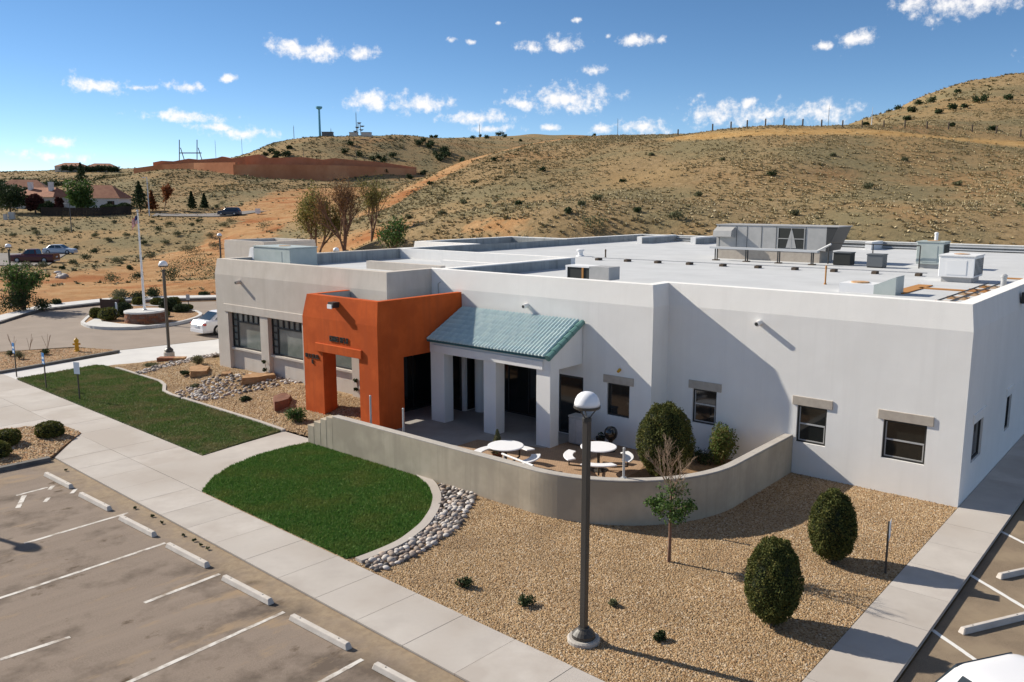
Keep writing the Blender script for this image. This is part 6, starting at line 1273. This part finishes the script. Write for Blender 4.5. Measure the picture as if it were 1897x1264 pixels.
for k, (qa, qb_, Y) in enumerate([(334, 371, 400)]):
    pa = far(338, 300, Y); t = empty('transmission_frame', (pa[0], Y, pa[2]-3), 0, 'two legged power line frame behind the red wall', 'pylon'); zt = far(335, 259, Y)[2]-pa[2]+3; wx = (370-338)/FPX*Y
    for x0 in (0, wx): MB().tube([(x0-1.6, 0, 0), (x0-.8, 0, zt)], .22, 6).build('leg', 'steel_far', t); MB().tube([(x0+1.9, 0, 0), (x0-.8+.3, 0, zt*.72)], .2, 6).build('brace', 'steel_far', t)
    MB().box(-.9, wx+.9, -.15, .15, zt*.52, zt*.52+.45).build('crossarm', 'steel_far', t)
# ridge fence posts
ORD = ['first', 'second', 'third', 'fourth', 'fifth', 'sixth', 'seventh', 'eighth', 'ninth', 'tenth', 'eleventh', 'twelfth', 'thirteenth', 'fourteenth', 'fifteenth', 'sixteenth', 'last']
fxs = [(1248, 172), (1310, 166), (1343, 164), (1372, 163), (1405, 161), (1438, 160), (1472, 159), (1506, 159), (1544, 159), (1579, 159), (1618, 159), (1656, 159), (1696, 158), (1735, 158), (1778, 156), (1822, 156), (1866, 153)]
for k, (qx, Y) in enumerate(fxs):
    X = (qx-CX)/FPX*Y; t = empty('fence_post', (X, Y, hz(X, Y)-.2), random.uniform(-.3, .3), '%s dark wooden fence post from the left on the grassy ridge' % ORD[k], 'fence post', 'fence posts along the ridge'); MB().lathe([(.14, 0), (.13, 1.45), (.07, 1.52)], 8).build('post', 'post_wood', t); MB().tube([(0, -.14, 1.2), (0, -.2, 1.2)], .03, 5).build('insulator', 'galv', t)
# junipers on the hills
jun = [(1600, 203, 240, 2.8), (1612, 200, 242, 3.2), (1625, 203, 238, 3), (1640, 200, 236, 2.6), (1655, 193, 246, 3), (1668, 205, 215, 2.6), (1676, 187, 255, 3), (1700, 193, 236, 3.6), (1660, 212, 200, 2), (1745, 182, 250, 2.2), (1715, 209, 200, 2.2), (1738, 207, 204, 2.8), (1760, 205, 205, 1.8), (1782, 198, 216, 3), (1795, 196, 218, 3), (1838, 190, 224, 2.8), (1880, 188, 226, 1.6), (1587, 228, 170, 1.4), (1814, 229, 168, 1.8), (1740, 232, 166, 1.4)]
JO = ['one', 'two', 'three', 'four', 'five', 'six', 'seven', 'eight', 'nine', 'ten', 'eleven', 'twelve', 'thirteen', 'fourteen', 'fifteen', 'sixteen', 'seventeen', 'eighteen', 'nineteen', 'twenty']
for qx, qy, Y, w in jun:
    X, Y_, z = ground_pt(qx, Y); bush(X, Y_, z-.2, w/2, w*.62, 'leaf_dark', 'dark juniper on the upper right hill, number %s counting from the left' % JO[sorted(j_[0] for j_ in jun).index(qx)], 300, .42, 'junipers on the right hill', 'juniper', 'juniper', False)
r2 = random.Random(12)
gul = [(790+r2.uniform(-25, 25)+k*3.2, 500-k*2.2) for k in range(18)]+[(895+r2.uniform(-8, 22), 430-k*6) for k in range(9)]+[(r2.uniform(640, 820), r2.uniform(400, 470)) for k in range(16)]+[(r2.uniform(480, 560), r2.uniform(440, 480)) for _ in range(8)]+[(r2.uniform(800, 1280), r2.uniform(560, 700)) for _ in range(26)]
for qx, Y in gul:
    X, Y_, z = ground_pt(qx, Y); w = r2.uniform(3.2, 6.5); bush(X, Y_, z-.3, w/2, w*.6, 'leaf_dark', 'dark juniper on the distant butte and plateau', 220, .8, 'junipers on the butte and plateau', 'juniper', 'juniper', False)
hill = [(1104, 372, 1.6), (1075, 382, 1.2), (1180, 396, 1.3), (1100, 428, 3.0), (800, 342, 1.5), (918, 300, 1.8), (1005, 318, 1.6), (1290, 366, 1.4), (960, 380, 1.3), (860, 378, 1.4), (1420, 330, 1.5), (1600, 350, 1.6), (1470, 400, 1.4), (1890, 392, 2.), (1760, 345, 1.4), (1330, 300, 1.2), (1200, 290, 1.2), (880, 340, 1.3), (820, 400, 1.6), (760, 405, 1.5), (1050, 400, 1.4), (1250, 410, 1.6), (1150, 340, 1.1), (1530, 290, 1.2), (1660, 300, 1.2)]
def hill_Y(qx, qy):                       # walk out along the sight line until it meets the ground
    Ys = np.arange(66, 340, 1.0); d = ray(qx, qy); X = d[0]/d[1]*Ys; zz = CAMZ+d[2]/d[1]*Ys; hh = Hf(np.c_[X, Ys]); k = np.argmax(hh >= zz); return Ys[k] if hh[k] >= zz[k] else None
for qx, qy, w in hill:
    Y = hill_Y(qx, qy)
    if Y is None: continue
    X, Y_, z = ground_pt(qx, Y); bush(X, Y_, z-.1, w/2, w*.5, 'leaf_sage' if r2.random() < .6 else 'leaf_dark', 'low scrub bush on the near grassy hill', 260, .22, 'scrub bushes on the near hill', 'scrub_bush', 'scrub', False)
valley = [(160, 485, 2.2), (137, 490, 1.4), (218, 488, 1.8), (178, 470, 1.6), (48, 500, 2.2), (82, 500, 2.), (145, 462, 1.2), (205, 450, 1.6), (300, 430, 2.4), (320, 420, 2.6), (280, 482, 2.), (360, 472, 3.4), (350, 468, 2.6), (400, 462, 2.4), (395, 440, 2.2), (430, 415, 3.), (420, 422, 2.2), (495, 428, 3.6), (345, 516, 6.), (375, 514, 6.4), (320, 524, 3.), (320, 512, 3.6), (240, 500, 1.2), (270, 455, 1.8), (310, 455, 1.6), (250, 520, 2.), (205, 525, 2.6), (393, 522, 4.6), (115, 500, .9), (180, 440, 1.6), (70, 436, 1.8), (70, 428, 1.2), (30, 440, 1.6), (240, 440, 1.6), (330, 440, 2.), (470, 470, 1.6), (440, 455, 1.8), (420, 380, 2.6), (410, 386, 2.), (290, 415, 1.6), (360, 420, 1.6), (375, 413, 1.8), (220, 415, 1.5), (130, 430, 1.6)]
for qx, qy, w in valley:
    Y = hill_Y(qx, qy)
    if Y is None: continue
    X, Y_, z = ground_pt(qx, Y); bush(X, Y_, z-.05, w/2, w*.5, ['leaf_sage', 'leaf_sage', 'leaf_dark', 'sage_far'][r2.randrange(4)], 'scrub bush on the dirt slope left of the building', 420, .16, 'scrub bushes on the dirt slope', 'scrub_bush', 'scrub', False)
# a heap of pale rubble
for k in range(12):
    p = at(112+r2.uniform(-11, 11), 505+r2.uniform(-4, 4), .0); o = bpy.data.objects.new('rubble_stone', cob[[0, 3, 1][k % 3]]); col.objects.link(o); s_ = r2.uniform(.2, .4); o.location = (p[0], p[1], hz(p[0], p[1])+s_*.3); o.scale = (s_, s_, s_); o.rotation_euler = (0, 0, k); tag(o, 'pale stone in the rubble heap on the dirt slope', 'stone', 'rubble heap on the dirt slope')

# ------------------------------------------------------------------ dry tufts over the hills
def tufts(P, s, label, m='tuft', name='dry_grass', k=9):
    n = len(P); z = Hf(P); a = np.linspace(0, 2*np.pi, k, endpoint=False)[None]+rng.random((n, k))*1.2+rng.random((n, 1))*6.28; r = s[:, None]*(.35+.75*rng.random((n, k))); h = s[:, None]*(.22+.42*rng.random((n, k)))
    rb_ = r*.12; w = s[:, None]*(.22+.2*rng.random((n, k))); cx_, cy_, zc = P[:, :1], P[:, 1:], z[:, None]
    p0 = np.stack([cx_+np.cos(a)*rb_-np.sin(a)*w, cy_+np.sin(a)*rb_+np.cos(a)*w, np.broadcast_to(zc-.06, a.shape)], 2); p1 = np.stack([cx_+np.cos(a)*rb_+np.sin(a)*w, cy_+np.sin(a)*rb_-np.cos(a)*w, np.broadcast_to(zc-.06, a.shape)], 2)
    p2 = np.stack([cx_+np.cos(a)*r, cy_+np.sin(a)*r, zc+h], 2); V = np.stack([p0, p1, p2], 2).reshape(-1, 3)
    return tag(link(name, mesh_np(name, V, np.arange(len(V)).reshape(-1, 3)), m), label, kind='stuff')
def field(n, x0, x1, y0, y1, dens):       # random spots in plan, thinned by a density function
    Q = np.c_[rng.uniform(x0, x1, n), rng.uniform(y0, y1, n)]; vis = np.abs(Q[:, 0]) < Q[:, 1]*.66+6; Q = Q[vis]; Q = Q[site_dist(Q) > 1.5]
    dm = np.zeros(len(Q))
    for pts, w0, w1 in TRACKS: dm = np.maximum(dm, poly_mask(Q, pts, w0*.9, w1))
    dm = np.maximum(dm, poly_mask(Q, YEL, 2.5, 5)); keep = rng.random(len(Q)) < dens(Q)*(1-.93*dm); Q = Q[keep]
    lotm = (np.abs(Q[:, 0]+124) < 66) & (np.abs(Q[:, 1]-120) < 13.5); return Q[~lotm]
_pk = [(rng.normal(size=2), rng.random()*6.28, w) for w in (70, 45, 30, 22, 14, 9, 6, 4.5)]
def pat(Q):
    v = sum(np.sin(Q@(k/np.linalg.norm(k)*6.283/w)+p) for k, p, w in _pk)/len(_pk)
    return np.clip(.55+1.25*v, .08, 1)
Q = field(130000, -30, 125, 62, 200, pat); tufts(Q, .11+.36*rng.random(len(Q))**2.6, 'dry bunch grass covering the near hill')
Q = field(60000, -150, -5, 72, 330, lambda Q: .6*pat(Q)); tufts(Q, .14+.34*rng.random(len(Q))**2, 'dry bunch grass and low scrub on the left slopes')
Q = field(22000, -150, 5, 78, 330, lambda Q: .5*pat(Q)); tufts(Q, .25+.5*rng.random(len(Q))**2, 'scattered sage scrub on the left slopes', 'sage_far', 'sage_scrub')
Q = field(3500, -30, 125, 66, 330, lambda Q: .35*pat(Q)); tufts(Q, .22+.35*rng.random(len(Q))**2, 'scattered sage scrub on the near hill', 'sage_far', 'sage_scrub')
Q = field(50000, -260, 230, 200, 560, pat); tufts(Q, .35+.6*rng.random(len(Q))**2, 'dry grass clumps on the farther hills', k=7)
Q = field(26000, -260, 230, 230, 620, pat); tufts(Q, .4+.7*rng.random(len(Q))**2, 'grey green scrub on the farther hills', 'sage_far', 'sage_scrub', 7)
Q = field(30000, -520, -60, 300, 820, pat); tufts(Q, .5+1.1*rng.random(len(Q))**2, 'olive scrub on the far left plain', 'sage_far', 'sage_scrub', 6)
